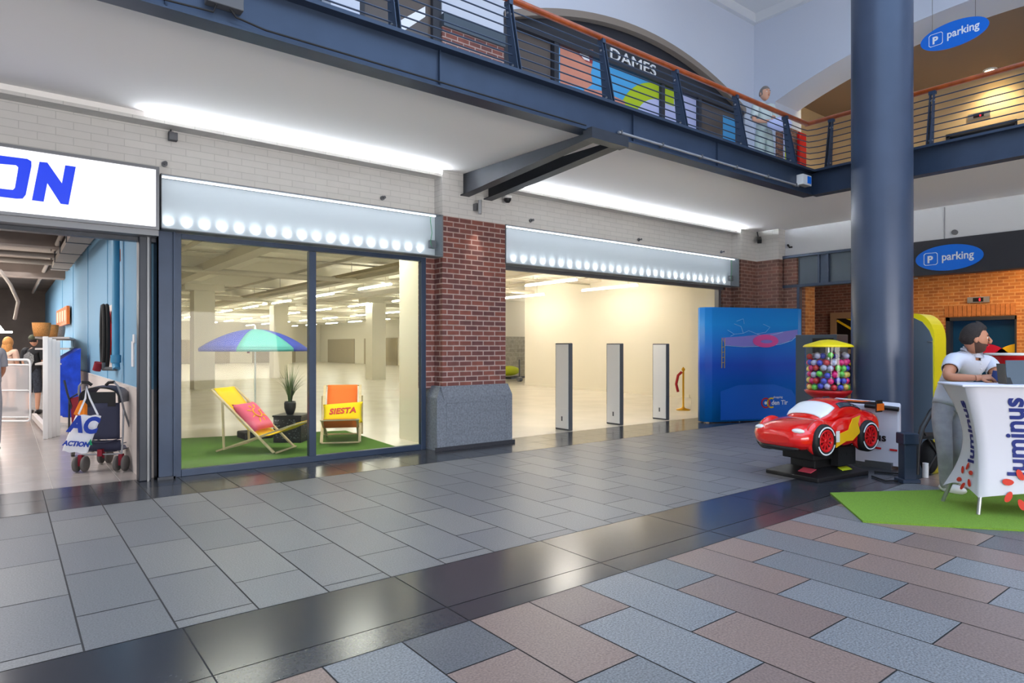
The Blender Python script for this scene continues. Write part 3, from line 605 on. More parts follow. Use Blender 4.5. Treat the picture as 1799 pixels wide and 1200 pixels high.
# pink sun cushion
c1 = chair_pt(dc1, -.44, -.02, .49); R1 = Mr(dc1); ux = R1 @ V((.05, 1, 0)); uy = R1 @ V((-.70, .05, .72)); un = ux.cross(uy).normalized()
if un.z < 0: un = -un
t = thing('cushion', 'pink cushion with an orange sun printed on it, on the yellow deck chair', 'cushion', c1-V((0,0,.2)))
b = MB(); pillow(b, c1, ux, uy, un, .50, .50, .14); b.build('cover', 'pink_fabric', t, merge=True)
b = MB(); cc = c1+un*.078; ux.normalize(); uy.normalize()
sx = -ux if (un.dot(ux.cross(uy)) < 0) else ux
arc = [cc+sx*(.075*math.cos(a))+uy*(.075*math.sin(a)) for a in [math.radians(60+k*300/16+30) for k in range(17)]]
b.tube(arc, .009, 6)
for k in range(8):
    a = math.radians(20+k*45); r0, r1 = .10, .155+.02*(k % 2); d_ = sx*math.cos(a)+uy*math.sin(a); b.tube([cc+d_*r0-un*.004, cc+d_*(r0+r1)/2-un*.007, cc+d_*r1-un*.016], [.006, .011, .005], 6)
b.build('sun_print', 'sun_yellow', t)
c2 = chair_pt(dc2, -.36, .02, .45); R2 = Mr(dc2); ux = R2 @ V((0, 1, .06)); uy = R2 @ V((-.60, 0, .80)); un = ux.normalized().cross(uy.normalized())
if un.z < 0: un = -un
t = thing('cushion', 'yellow cushion lettered in red, on the orange deck chair', 'cushion', c2-V((0,0,.2)))
b = MB(); pillow(b, c2, ux, uy, un, .60, .38, .14); b.build('cover', 'yellow_pillow', t, merge=True)
tx = -ux.normalized() if (ux.normalized().cross(uy.normalized())).dot(un) < 0 else ux.normalized()
text('lettering', 'SIESTA', 'siesta_red', .135, c2+un*.074-uy.normalized()*.04, tx, uy, t, .004, .004, .15, 'CENTER')
# umbrella
t = thing('beach_umbrella', 'blue and turquoise beach umbrella on a thin pale pole', 'umbrella', (3.12, 10.6, 0))
ux0, uy0 = 3.12, 10.6; n = 8; cm = []
rot0 = math.radians(265.6)
def canopy(k):
    a0 = rot0-math.pi/6+k*math.pi/3
    def fn(u, v):
        a = a0+u*math.pi/3; chord = math.cos(math.pi/6)/math.cos((u-.5)*math.pi/3)
        rr = .82*v*(1-(1-chord)*.35*v); z = 1.435+.30*(1-v**1.9)+.02*math.sin(math.pi*u)*v*(1-v)
        return V((ux0+rr*math.cos(a), uy0+rr*math.sin(a), z))
    return fn
for k in range(6):
    b = MB(); f_ = canopy(k); b.grid(f_, 8, 10)
    def skirt(u, v, f_=f_): return f_(u, 1)-V((0, 0, .05*v))
    b.grid(skirt, 8, 2)
    b.build('canopy_panel', 'teal' if k % 2 == 0 else 'royal_blue', t, solid=.003)
    b = MB(); a = rot0-math.pi/6+k*math.pi/3; b.cyl((ux0, uy0, 1.52), (ux0+.78*math.cos(a), uy0+.78*math.sin(a), 1.43), .005, n=5); b.build('rib', 'white_plastic', t)
b = MB(); b.cyl((ux0, uy0, .1), (ux0, uy0, 1.74), .013); b.build('pole', 'white_plastic', t); b = MB(); b.cyl((ux0, uy0, 1.73), (ux0, uy0, 1.80), .02, .008); b.build('finial', 'white_plastic', t)
b = MB(); b.box((ux0-.22, uy0-.22, .015), (ux0+.22, uy0+.22, .12)); b.build('base_weight', 'black_rough', t, bevel=.02)
# cube table + plant
t = thing('side_table', 'black patterned cube table between the deck chairs', 'side table', (3.46, 9.88, 0), math.radians(50))
b = MB(); b.box((-.21, -.21, .015), (.21, .21, .40)); b.build('cube_body', 'lattice', t, local=True, bevel=.006)
b = MB(); b.box((-.222, -.222, .40), (.222, .222, .425)); b.build('table_top', 'black_plastic', t, local=True, bevel=.004)
b = MB(); r9 = random.Random(4)
for s_ in range(40):
    u = r9.uniform(-.19, .19); z = r9.uniform(.06, .38); q = r9.uniform(.008, .02)
    for face in range(2):
        P_ = (lambda a, c: V((-.212, a, c))) if face else (lambda a, c: V((a, -.212, c)))
        u2 = r9.uniform(-.19, .19); b.add([P_(u2-q, z), P_(u2, z-q*.6), P_(u2+q, z), P_(u2, z+q*.6)], [(0,1,2,3)], 0)
b.build('cutout_pattern', 'steel_grey', t, local=True)
t = thing('potted_grass', 'tall green grass plant in a black pot on the cube table', 'potted plant', (3.42, 9.86, .425))
px_, py_ = 3.42, 9.86
b = MB(); b.lathe([(0, 0), (.045, 0), (.06, .02), (.085, .10), (.088, .17), (.078, .20), (.07, .19), (0, .18)], (px_, py_, .425)); b.build('pot', 'black_plastic', t)
b = MB(); r9 = random.Random(11)
for k in range(130):
    a = r9.uniform(0, 6.283); L_ = r9.uniform(.35, .68); sp_ = abs(r9.gauss(0, .13))+.01; w_ = .005
    if k % 9 == 0: sp_ += .12
    pts = []; 
    for q in range(6):
        s_ = q/5; rr = .02+sp_*s_**1.8; z = .61+L_*s_*(1-.18*s_*(sp_/.15)); pts.append(V((px_+rr*math.cos(a), py_+rr*math.sin(a), z)))
    sd = V((-math.sin(a+.9), math.cos(a+.9), 0)); vs = []
    for q, p in enumerate(pts): ww = w_*(1-q/5.5); vs += [p-sd*ww, p+sd*ww]
    b.add(vs, [(2*q, 2*q+1, 2*q+3, 2*q+2) for q in range(5)], 0, True)
b.build('leaves', 'grass_leaf', t)
# ------------------------------------------------------------------ helper: real points seen in a given direction, at a distance / on a plane
def D(px, py, d): return FW*d + RT*((px-899.5)/FPX*d) + V((0, 0, CAM_H+(610-py)/FPX*d))
def ray(px, py): return FW + RT*((px-899.5)/FPX) + V((0, 0, (610-py)/FPX))
def YP(px, py, Y): r = ray(px, py); r = r*(Y/r.y); return V((r.x, Y, CAM_H+r.z))
def XP(px, py, X): r = ray(px, py); r = r*(X/r.x); return V((X, r.y, CAM_H+r.z))
# ------------------------------------------------------------------ left shop interior
m_ = MB(); m_.box((1.20, 8.14, 0.98), (1.36, 31, 3.5)); S('wall_shop_right', m_, ['blue_wallpaint'])
m_ = MB(); m_.box((1.17, 8.14, 0), (1.37, 31, .98)); m_.box((1.165, 8.14, .97), (1.2, 31, .985)); S('wall_shop_right_lower', m_, ['pale_panel'])
m_ = MB()
for y in (9.6, 11.3, 14.2, 17.5, 21): m_.box((1.192, y, .98), (1.2, y+.02, 3.3))
S('trim_6', m_, ['blue_pipe'])
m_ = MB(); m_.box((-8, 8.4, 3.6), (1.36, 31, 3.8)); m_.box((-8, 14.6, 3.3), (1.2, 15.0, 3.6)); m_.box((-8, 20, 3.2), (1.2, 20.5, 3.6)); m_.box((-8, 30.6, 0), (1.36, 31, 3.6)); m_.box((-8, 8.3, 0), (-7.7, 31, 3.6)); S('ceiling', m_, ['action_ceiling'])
lamp('shop_light', 'AREA', (-2.2, 12, 3.4), 230, (1, .95, .92), (-2.2, 12, 0), 4, 6); lamp('shop_light', 'AREA', (-2, 22, 3.3), 260, (.95, .97, 1), (-2, 22, 0), 5, 10)
for i, (p, q, r_, mt, lab) in enumerate([((-6, 15.6, 3.25), (1.1, 15.6, 3.25), .05, 'grey_beige', 'grey pipe crossing the left shop under the beam'), ((-6, 16.4, 3.2), (1.1, 16.4, 3.2), .06, 'grey_beige', 'second grey pipe crossing the left shop'), ((.75, 8.6, 3.35), (.75, 28, 3.35), .04, 'grey_beige', 'grey pipe running back beside the cable tray of the left shop')]):
    tag(MB().cyl(p, q, r_, n=10).build('ceiling_pipe', mt), lab, 'pipe')
t = thing('cable_tray', 'hanging blue-grey cable tray along the blue wall of the left shop', 'cable tray', (1.0, 12, 3.1))
b = MB(); b.box((.76, 8.7, 3.10), (1.06, 17, 3.12)); b.box((.76, 8.7, 3.12), (.77, 17, 3.2)); b.box((1.05, 8.7, 3.12), (1.06, 17, 3.2)); b.build('tray', 'grey_beige', t)
for y in (9.3, 10.8, 12.3, 13.8, 15.3, 16.6):
    b = MB(); b.box((.74, y, 3.09), (1.08, y+.03, 3.10)); b.cyl((.75, y, 3.1), (.75, y, 3.6), .008, n=6); b.build('hanger', 'dark_steel', t)
t = thing('blue_pipe', 'vertical light blue pipe with a tap on the blue wall', 'pipe', (1.12, 9.75, 1.1))
b = MB(); b.tube([(1.12, 9.72, 3.5), (1.12, 9.72, 1.25), (1.12, 9.66, 1.17)], .045, 12); b.cyl((1.12, 9.72, 1.25), (1.12, 9.72, 1.35), .06); b.build('pipe_run', 'blue_pipe', t)
b = MB(); b.cyl((1.12, 9.66, 1.17), (1.0, 9.9, 1.17), .025); b.cyl((1.0, 9.86, 1.17), (1.0, 9.86, 1.25), .02); b.build('valve', 'gravelly', t)
b = MB(); b.cyl((.93, 9.93, 1.15), (.95, 9.90, 1.25), .05, n=10); b.build('valve_wheel', 'trolley_red', t)
t = thing('hose_reel', 'red fire hose reel with a coiled black hose on the blue wall', 'fire hose', (1.15, 10.6, 1.6))
b = MB(); b.box((1.180, 10.15, 1.15), (1.195, 11.3, 2.05)); b.build('back_board', 'pale_panel', t)
b = MB(); b.cyl((1.15, 10.75, 1.62), (1.12, 10.75, 1.62), .37, n=28); b.cyl((1.12, 10.75, 1.62), (1.05, 10.75, 1.62), .08, n=16, m=1); b.build('disc', ['red_gloss', 'denim_blue'], t)
b = MB()
for k in range(4): b.tube([(1.08-.035*(k % 2), 10.28+ .12*k*.3+.16*math.cos(a), 1.60+.42*math.sin(a)) for a in [2*math.pi*i/22 for i in range(22)]], .025, 6, closed=True)
b.build('hose', 'black_rough', t)
for (px, py, w_, h_, m, lab, cat) in ((208, 450, .25, .16, 'orange_card', 'small orange sticker high on the blue wall', 'sticker'), (233, 622, .14, .30, 'white_plastic', 'white notice with black print beside the entrance post', 'notice'), (235, 595, .12, .1, 'white_plastic', 'small white switch above the white notice', 'switch')):
    p = XP(px, py, 1.19); b = MB(); b.box((1.185, p.y-w_/2, p.z-h_/2), (1.2, p.y+w_/2, p.z+h_/2)); tag(b.build(cat, m), lab, cat)
t = thing('hanging_sign', 'orange shop sign with pale stripes hanging over the baskets', 'sign', (1.1, 19.4, 2.0))
b = MB(); b.prism([XP(99, 547, 1.1), XP(117, 537, 1.1), XP(117, 569, 1.1), XP(99, 575, 1.1)], (.06, 0, 0)); b.build('board', 'orange_card', t)
b = MB()
for k in range(4): x0 = 100+4.2*k; b.prism([XP(x0, 550-2*k*.8, 1.09), XP(x0+2.4, 549-2*k*.8, 1.09), XP(x0+2.4, 567-k*1.2, 1.09), XP(x0, 568-k*1.2, 1.09)], (.008, 0, 0))
b.build('stripes', 'peach', t)
t = thing('linear_lamp', 'thin white line light over the shoppers in the left shop', 'ceiling light', (-.6, 16, 2.8))
b = MB(); b.bar(D(-60, 505, 12), D(5, 583, 18), .07, .05); b.bar(D(-60, 583.5, 18), D(20, 583.5, 18), .07, .05); b.build('light_tube', 'tube_white', t)
tag(MB().tube([D(0, 475, 14), D(18, 500, 14), D(32, 530, 14.5), D(26, 560, 15)], .035, 10).build('flex_duct', 'grey_beige'), 'bent silver flexible hose hanging in the left shop', 'hose')
# checkout barrier with shelves, gate
t = thing('shelf_posts', 'row of white shelf posts ending the checkout aisle', 'shelving', (.5, 13, 0))
for k in range(4):
    a = D(80+7*k, 765-3*k, 10.2+.12*k); b = MB(); b.box((a.x-.035, a.y-.03, 0), (a.x+.035, a.y+.03, 1.62-.02*k)); b.build('upright', 'white_plastic', t, bevel=.008)
b = MB(); a = D(60, 700, 12.5); c = D(84, 765, 10.3); b.bar((a.x, a.y, .12), (c.x, c.y, .12), .07, .10); b.build('base_rail', 'pale_panel', t)
for z in (1.15, 1.42, 1.62):
    b = MB(); a = D(92, 650, 11.5); c = D(112, 650, 15); b.bar((a.x, a.y, z), (c.x, c.y, z), .5, .03); b.build('shelf', 'pale_panel', t)
for k, (px, d, m, lab) in enumerate(((73, 11.4, 'wicker', 'brown wicker basket on top of the white shelves'), (88, 12.4, 'wicker', 'brown wicker basket right behind the first one'), (101, 13.4, 'wicker_grey', 'grey woven basket beside the orange sign'))):
    p = D(px, 588, d); p.z = 1.64; b = MB(); b.lathe([(0, 0), (.11, 0), (.13, .12), (.14, .24), (.12, .24), (.11, .05), (0, .03)], p); tag(b.build('wicker_basket', m), lab, 'basket')
t = thing('cage_trolley', 'tall roll cage wrapped in bright blue plastic beside the shelf posts', 'trolley', (.7, 13.5, 0))
a = D(93, 700, 11.6); c = D(142, 700, 11.5); n_ = V((-.12, .99, 0))
b = MB(); 
def wrapf(u, v): 
    p = a.lerp(c, u)+n_*.02*math.sin(u*9+v*7); p.z = .20+v*(.95+.28*u); return p
b.grid(wrapf, 12, 14); b.grid(lambda u, v: wrapf(1, v)+n_*u*.55, 4, 14); b.grid(lambda u, v: wrapf(0, v)+n_*u*.55, 4, 14); b.grid(lambda u, v: wrapf(u, 1)+n_*v*.55, 12, 2)
b.build('plastic_wrap', 'wrap_blue', t)
b = MB(); q = (a+c)/2; b.prism([V((a.x, a.y, .10)), V((c.x, c.y, .10)), V((c.x, c.y, .10))+n_*.55, V((a.x, a.y, .10))+n_*.55], (0, 0, .12)); b.build('base_deck', 'pale_panel', t)
for k, p in enumerate((a, c, a+n_*.5, c+n_*.5)):
    b = MB(); b.cyl((p.x-.02, p.y, .05), (p.x+.02, p.y, .05), .05, n=12); b.build('castor', 'black_plastic', t)
t = thing('entrance_gate', 'white tubular swing gate with a clear panel at the shop entrance', 'gate', (-.3, 10, 0))
gd = 9.6
def rr(x0, y0, x1, y1, r_): 
    pts = []
    for cx_, cy_, a0 in ((x1-r_, y0+r_, -90), (x1-r_, y1-r_, 0), (x0+r_, y1-r_, 90), (x0+r_, y0+r_, 180)):
        for k in range(5): a_ = math.radians(a0+k*22.5); pts.append((cx_+r_*math.cos(a_), cy_+r_*math.sin(a_)))
    return pts
b = MB(); b.tube([D(x, y, gd) for x, y in rr(-45, 632, 53, 740, 6)], .016, 8, closed=True); b.cyl(D(-45, 641, gd), D(50, 641, gd), .012, n=8); b.cyl(D(-45, 686, gd), D(50, 686, gd), .010, n=8); b.cyl(D(-45, 733, gd), D(50, 733, gd), .010, n=8); b.build('tube_frame', 'white_plastic', t)
b = MB(); b.add([D(-40, 642, gd), D(12, 642, gd), D(50, 642, gd), D(50, 732, gd), D(12, 732, gd), D(-40, 732, gd)], [(0, 1, 4, 5), (1, 2, 3, 4)]); b.build('clear_panel', 'frosted', t, solid=.004)
b = MB(); p = D(-50, 700, gd); b.cyl((p.x, p.y, 0), (p.x, p.y, 1.3), .03); b.build('hinge_post', 'white_plastic', t)
# ------------------------------------------------------------------ people
def head_pt(th, ph, k=1.0, w_=.078, dd=.098, h=.122):
    """th 0..pi from chin to crown, ph around (pi/2 = face)"""
    x = math.sin(th)*math.cos(ph); y = math.sin(th)*math.sin(ph); z = -math.cos(th)
    lo = max(0, -z); ww = w_*(1-.28*lo**1.3); yy = dd*(1-.12*lo) if y > 0 else dd*(1-.30*lo)
    f = max(0, y)
    bump = 0
    if abs(ph-math.pi/2) < .6: bump += .006*math.exp(-((z-.30)/.12)**2)*math.cos((ph-math.pi/2)*2.5)      # brow
    bump -= .009*math.exp(-((z-.06)/.11)**2)*math.exp(-((abs(ph-math.pi/2)-.38)/.2)**2)                     # eye sockets
    bump += .010*math.exp(-((z+.85)/.18)**2)*f*2                                                         # chin
    return V((x*ww*k, y*yy*k+bump*(1 if y > 0 else 0)+.012*lo, z*h*k))
def frame(f, up=(0, 0, 1)):
    f = V(f).normalized(); r = f.cross(V(up)).normalized(); u = r.cross(f); return Matrix((r, f, u)).transposed()
def add_head(mb, c, f, up=(0, 0, 1), m=0, s=1, me=None, ml=None, fine=True):
    M = frame(f, up); c = V(c); nu, nv = (28, 22) if fine else (14, 10); vs = []; fs = []
    for j in range(nv+1):
        for i in range(nu): vs.append(c+M @ (head_pt(math.pi*j/nv, 2*math.pi*i/nu)*s))
    for j in range(nv):
        for i in range(nu): fs.append((j*nu+i, j*nu+(i+1) % nu, (j+1)*nu+(i+1) % nu, (j+1)*nu+i))
    mb.add(vs, fs, m, True)
    T = lambda x, y, z: c+M @ (V((x, y, z))*s)
    if fine:   # nose, ears, lips, eyes
        mb.tube([T(0, .094, .026), T(0, .106, .008), T(0, .118, -.012), T(0, .112, -.026), T(0, .098, -.030)], [.007*s, .009*s, .0125*s, .014*s, .008*s], 10, m)
        for q in (-1, 1):
            mb.sph(T(q*.011, .104, -.024), .0085*s, 8, 6, m)
            mb.sph(T(q*.080, -.008, -.004), (.008*s, .018*s, .030*s), 12, 8, m, M)
            mb.sph(T(q*.030, .0805, .012), .0100*s, 10, 8, me or m)
            mb.sph(T(q*.031, .0870, .012), .0048*s, 8, 6, (me or m)+1 if me else m)
            mb.tube([T(q*.014, .096, .031), T(q*.032, .092, .036), T(q*.048, .080, .031)], .0035*s, 6, (me or m)+1 if me else m)
        mb.sph(T(0, .097, -.052), (.022*s, .007*s, .006*s), 12, 8, ml if ml else m, M)
    return M
def hair(name, c, f, m, parent, up=(0, 0, 1), s=1, line=None, k=1.09, local=False, top=0):
    """shell over the scalp; line(ph) gives the height of the hairline"""
    M = frame(f, up); c = V(c); nu, nv = 32, 22; b = MB(); vs = []; fs = []
    for j in range(nv+1):
        th = math.pi*j/nv; z = -math.cos(th)
        for i in range(nu):
            ph = 2*math.pi*i/nu; e = z-line(ph); kk = .93+(k-.93)*max(0, min(1, e/.12+.3))
            p = head_pt(th, ph)*kk
            if kk > .99: p = p+V((0, .25, 1))*top*max(0, z-.3)*max(0, .4+math.sin(ph))*.6
            if kk > 1: p = p*(1+.018*math.sin(ph*9+z*13)+.012*math.sin(ph*17+z*5))
            vs.append(c+M @ (p*s))
    for j in range(nv):
        for i in range(nu): fs.append((j*nu+i, j*nu+(i+1) % nu, (j+1)*nu+(i+1) % nu, (j+1)*nu+i))
    b.add(vs, fs, 0, True); return b.build(name, m, parent)
def add_hand(mb, w, d, n, s=1, side=1, curl=.9, m=0):
    """w wrist, d along the palm, n out of the back of the hand, side +1/-1 where the thumb leaves"""
    d = V(d).normalized(); n = V(n); n = (n-d*n.dot(d)).normalized(); t = d.cross(n)*side; w = V(w)
    M = Matrix((t, d, n)).transposed()
    mb.sph(w+d*.045*s, (.040*s, .052*s, .016*s), 14, 10, m, M)
    mb.tube([w-d*.02*s, w+d*.02*s], [.027*s, .026*s], 10, m)
    for k, (off, L_) in enumerate(((.030, .072), (.010, .080), (-.010, .075), (-.029, .060))):
        p = w+d*.083*s+t*off*s; a = .25+.06*k; pts = [w+d*.055*s+t*off*s, p]; dirv = d
        for seg, fr in enumerate((.45, .32, .26)):
            ang = a+curl*(seg+1)*.45; dirv = (d*math.cos(ang)-n*math.sin(ang)).normalized(); p = p+dirv*L_*fr*s; pts.append(p)
        mb.tube(pts, [.0095*s, .0095*s, .0085*s, .0078*s, .006*s], 8, m)
    b0 = w+d*.02*s+t*.028*s; p1 = b0+(t*.6+d*.6-n*.35)*.035*s; p2 = p1+(t*.15+d*.85-n*.4)*.032*s; p3 = p2+(d*.9-n*.35-t*.1)*.024*s
    mb.tube([b0, p1, p2, p3], [.013*s, .012*s, .0095*s, .007*s], 8, m)
def append_mesh(mb, o, m=0):
    me = o.data; mb.add([o.matrix_basis @ v.co for v in me.vertices], [tuple(p.vertices) for p in me.polygons], m, True); bpy.data.objects.remove(o)
def dress(name, o, J, spec, m, off, parent):
    """clothing cut from the body surface itself: spec = {(i, j): (t0, t1)} along the bones it covers"""
    me = o.data; P = [V(j[0]) for j in J]; R_ = [j[1][0] if isinstance(j[1], tuple) else j[1] for j in J]; allb = list(BONES[name_key(o)])
    keep = []
    for v in me.vertices:
        p = o.matrix_basis @ v.co; best = None
        for (i, j) in allb:
            d = P[j]-P[i]; t = max(0, min(1, (p-P[i]).dot(d)/d.length_squared)); dist = (p-(P[i]+d*t)).length/(R_[i]*(1-t)+R_[j]*t)
            if best is None or dist < best[0]: best = (dist, (i, j), t)
        sp = spec.get(best[1]); keep.append(sp is not None and sp[0]-1e-6 <= best[2] <= sp[1]+1e-6)
    b = MB(); idx = {}; 
    for f in me.polygons:
        if all(keep[i] for i in f.vertices):
            for i in f.vertices:
                if i not in idx: idx[i] = len(idx)
    inv = sorted(idx, key=lambda q: idx[q])
    b.v = [me.vertices[i].co+me.vertices[i].normal*off for i in inv]
    for f in me.polygons:
        if all(keep[i] for i in f.vertices): b.f.append([idx[i] for i in f.vertices]); b.m.append(0); b.s.append(True)
    return b.build(name, m, parent, solid=.006)
BONES = {}
def name_key(o): return o.name
# --- man leaning on the counter
mroot = D(1668, 868, 6.45); mroot.z = 0
man = thing('person', 'man in a white polo shirt and grey jeans leaning on the white promotion counter', 'person', mroot)
pel = D(1655, 712, 6.46); wai = D(1664, 688, 6.42); che = D(1692, 646, 6.30); nb = D(1706, 622, 6.26); nk = D(1711, 609, 6.22)
shR = D(1676, 632, 6.10); elR = D(1663, 663, 5.93); wrR = D(1719, 664, 5.74)
shL = D(1737, 636, 6.38); elL = D(1757, 668, 6.16); wrL = D(1747, 661, 5.86)
hR = D(1652, 728, 6.42); kR = D(1660, 792, 6.36); aR = D(1662, 858, 6.44)
hL = D(1670, 728, 6.56); kL = D(1682, 790, 6.50); aL = D(1680, 850, 6.70)
MJ = [(pel, .118), (wai, .118), (che, (.150, .135)), (nb, .065), (nk, .055), (shR, .070), (elR, .046), (wrR, .027), (shL, .070), (elL, .046), (wrL, .027), (hR, .088), (kR, .062), (aR, .044), (hL, .088), (kL, .062), (aL, .044)]
ME = [(0,1),(1,2),(2,3),(3,4),(2,5),(5,6),(6,7),(2,8),(8,9),(9,10),(0,11),(11,12),(12,13),(0,14),(14,15),(15,16)]
o_ = skin('body', MJ, ME, 'skin', None); BONES[o_.name] = ME
dress('polo_shirt', o_, MJ, {(0,1): (0, 1), (0,11): (0, .35), (0,14): (0, .35), (1,2): (0, 1), (2,3): (0, .75), (2,5): (0, 1), (5,6): (0, .60), (2,8): (0, 1), (8,9): (0, .60)}, 'polo', .016, man)
dress('jeans', o_, MJ, {(0,1): (0, .95), (0,11): (0, 1), (0,14): (0, 1), (11,12): (0, 1), (12,13): (0, .97), (14,15): (0, 1), (15,16): (0, .97)}, 'jeans_grey', .009, man)
b = MB(); append_mesh(b, o_)
hc = D(1712, 595.5, 6.18); hf = (RT*.93-FW*.36+V((0, 0, -.04))); add_head(b, hc, hf, m=0, me=1, ml=3, s=1.12)
b.tube([nk-V((0, 0, .03)), hc-V((0, 0, .05))], .058, 14)
add_hand(b, wrR, (RT*.9-FW*.35+V((0, 0, .12))), V((0, 0, 1))-FW*.5, 1.05, 1, 1.0); add_hand(b, wrL, (-RT*.55-FW*.8+V((0, 0, .1))), V((0, 0, 1))-FW*.3, 1.05, -1, 1.0)
b.build('body', ['skin', 'eye_white', 'hair_dark', 'lips'], man)
hair('hair', hc, hf, 'hair_dark', man, s=1.12, k=1.13, top=.022, line=lambda ph: .60 if math.sin(ph) > .45 else (.60-(.45-math.sin(ph))/.35*.5 if math.sin(ph) > .10 else (.10-(.10-math.sin(ph))*.9 if math.sin(ph) > -.4 else -.42)))
def beard_shell():
    M = frame(hf); b = MB(); nu, nv = 24, 10
    def fn(u, v):
        ph = math.radians(-14)+u*math.radians(208); sb = math.exp(-(min(u, 1-u)/.10)**2); th = .12+v*(1.12-.10*math.exp(-((u-.5)/.10)**2)+.42*sb); k = (1.0+.030*min(1, 6*min(u, 1-u))*min(1, 5*min(v, 1-v))+.004)
        return hc+M @ (head_pt(th, ph)*k*1.12)
    b.grid(fn, nu, nv); return b.build('beard', 'beard', man)
beard_shell()
b = MB(); Mc = frame(RT*.55-FW*.83)
for s_ in (-1, 1):
    q = nb+V((0, 0, .015)); b.prism([q+Mc @ V((0, .10, -.055)), q+Mc @ V((s_*.06, .06, -.05)), q+Mc @ V((s_*.085, -.03, .025)), q+Mc @ V((s_*.055, -.05, .06)), q+Mc @ V((s_*.035, .07, .02))], Mc @ V((0, .012, .004)))
b.tube([q+Mc @ V((.066*math.cos(a), .066*math.sin(a)-.005, .03)) for a in [math.pi*(.12+1.0*k/10+1-.12) for k in range(0, 11)]], .018, 8)
b.build('collar', 'polo', man)
b = MB(); 
for k in range(3): b.sph(che+Mc @ V((.0, .152, .04-.05*k)), .006, 8, 6)
b.build('buttons', 'eye_white', man)
for p in (aR, aL):
    b = MB(); c = V((p.x, p.y, 0)); dr = (RT*.45-FW*.9).normalized(); M = frame(dr); 
    b.sph(c+dr*.06+V((0, 0, .05)), (.048, .135, .05), 14, 8, 0, M); b.sph(c+V((0, 0, .07)), (.045, .055, .06), 12, 8, 0, M); b.build('shoe', 'shoe_white', man)
# can held in his hands
b = MB(); p = (wrR+wrL)/2+RT*.035-FW*.05; b.cyl(p-V((0, 0, .03)), p+V((0, 0, .055))+RT*.02, .030, n=16); tag(b.build('phone_case', 'denim_blue'), 'small blue and red object held in the hands of the leaning man', 'phone')
# --- shoppers in the left shop
def simple_person(label, loc, face, h, shirt, trou, hairm, skinm='skin_light', longhair=False, cap=None, shorts=False, arms=None, pose=0):
    t = thing('person', label, 'person', loc); f = V(face).normalized(); r = f.cross(V((0, 0, 1))); k = h/1.75; L0 = V(loc)
    P = lambda x, y, z: L0+(r*x+f*y)*k+V((0, 0, z*k))
    J = [(P(0, 0, .95), .125*k), (P(0, .0, 1.12), .118*k), (P(0, 0, 1.34), (.145*k, .12*k)), (P(0, 0, 1.48), .055*k),
         (P(-.17, 0, 1.42), .055*k), (P(-.21, .02, 1.14), .042*k), (P(-.19, .16, .95), .028*k), (P(.17, 0, 1.42), .055*k), (P(.21, .02, 1.14), .042*k), (P(.19, .16, .95), .028*k),
         (P(-.09, 0, .85), .09*k), (P(-.10, .02, .48), .062*k), (P(-.10, 0, .09), .036*k), (P(.09, 0, .85), .09*k), (P(.10, .06 if pose else 0, .48), .062*k), (P(.10, -.02, .09), .036*k)]
    if arms:
        for i, q in arms.items(): J[i] = (P(*q), J[i][1])
    E_ = [(0,1),(1,2),(2,3),(2,4),(4,5),(5,6),(2,7),(7,8),(8,9),(0,10),(10,11),(11,12),(0,13),(13,14),(14,15)]
    o_ = skin('body', J, E_, skinm, None); BONES[o_.name] = E_
    dress('shirt', o_, J, {(0,1): (0, 1), (0,10): (0, .4), (0,13): (0, .4), (1,2): (0, 1), (2,3): (0, .7), (2,4): (0, 1), (4,5): (0, .8), (2,7): (0, 1), (7,8): (0, .8)}, shirt, .020*k, t)
    dress('trousers', o_, J, {(0,1): (0, .9), (0,10): (0, 1), (0,13): (0, 1), (10,11): (0, 1), (13,14): (0, 1), (11,12): (0, .08 if shorts else .96), (14,15): (0, .08 if shorts else .96)}, trou, .012*k, t)
    b = MB(); append_mesh(b, o_); hc_ = P(0, .02, 1.62); add_head(b, hc_, f, s=k, me=1, ml=3)
    for i, j, sd in ((5, 6, 1), (8, 9, -1)): d_ = (J[j][0]-J[i][0]); add_hand(b, J[j][0], d_, r*(-1 if sd > 0 else 1), k, sd, .6)
    b.build('body', [skinm, 'eye_white', 'hair_dark', 'lips'], t)
    for i in (12, 15):
        c = V((J[i][0].x, J[i][0].y, L0.z)); b = MB(); M = frame(f); b.sph(c+f*.06+V((0, 0, .05)), (.05, .13, .05), 12, 8, 0, M); b.build('shoe', 'black_plastic', t)
    if longhair:
        b = MB(); M = frame(f); b.sph(hc_-f*.02*k+V((0, 0, .02)), (.10*k, .12*k, .14*k), 16, 12, 0, M); b.sph(hc_-f*.05*k-V((0, 0, .13*k)), (.12*k, .09*k, .20*k), 16, 12, 0, M); b.build('hair', hairm, t)
    else: hair('hair', hc_, f, hairm, t, s=k, line=lambda ph: .45 if math.sin(ph) > .2 else -.3)
    if cap:
        b = MB(); M = frame(f); cs = -1
        b.sph(hc_+V((0, 0, .055*k)), (.092*k, .112*k, .085*k), 16, 10, 0, M); b.sph(hc_+f*.11*k+V((0, 0, .05*k)), (.07*k, .07*k, .012*k), 12, 6, 0, M); b.build('cap', cap, t)
    return t, P
fl0 = lambda px, d, z=0: (lambda p: V((p.x, p.y, z)))(D(px, 700, d))
tm, Pm = simple_person('man seen from behind in a camouflage cap and black printed t-shirt', fl0(58, 14.0), FW*.95-RT*.1, 1.72, 'tshirt_black', 'shorts_dark', 'hair_dark', cap='cap_camo', shorts=True)
b = MB(); q = lambda x, z: Pm(x, -.150, z)
b.add([q(-.10, 1.30), q(0, 1.38), q(.10, 1.30), q(.11, 1.18), q(.06, 1.06), q(-.06, 1.06), q(-.11, 1.18)], [(0, 1, 2, 3, 4, 5, 6)]); b.build('shirt_print', 'print_grey', tm, solid=.004)
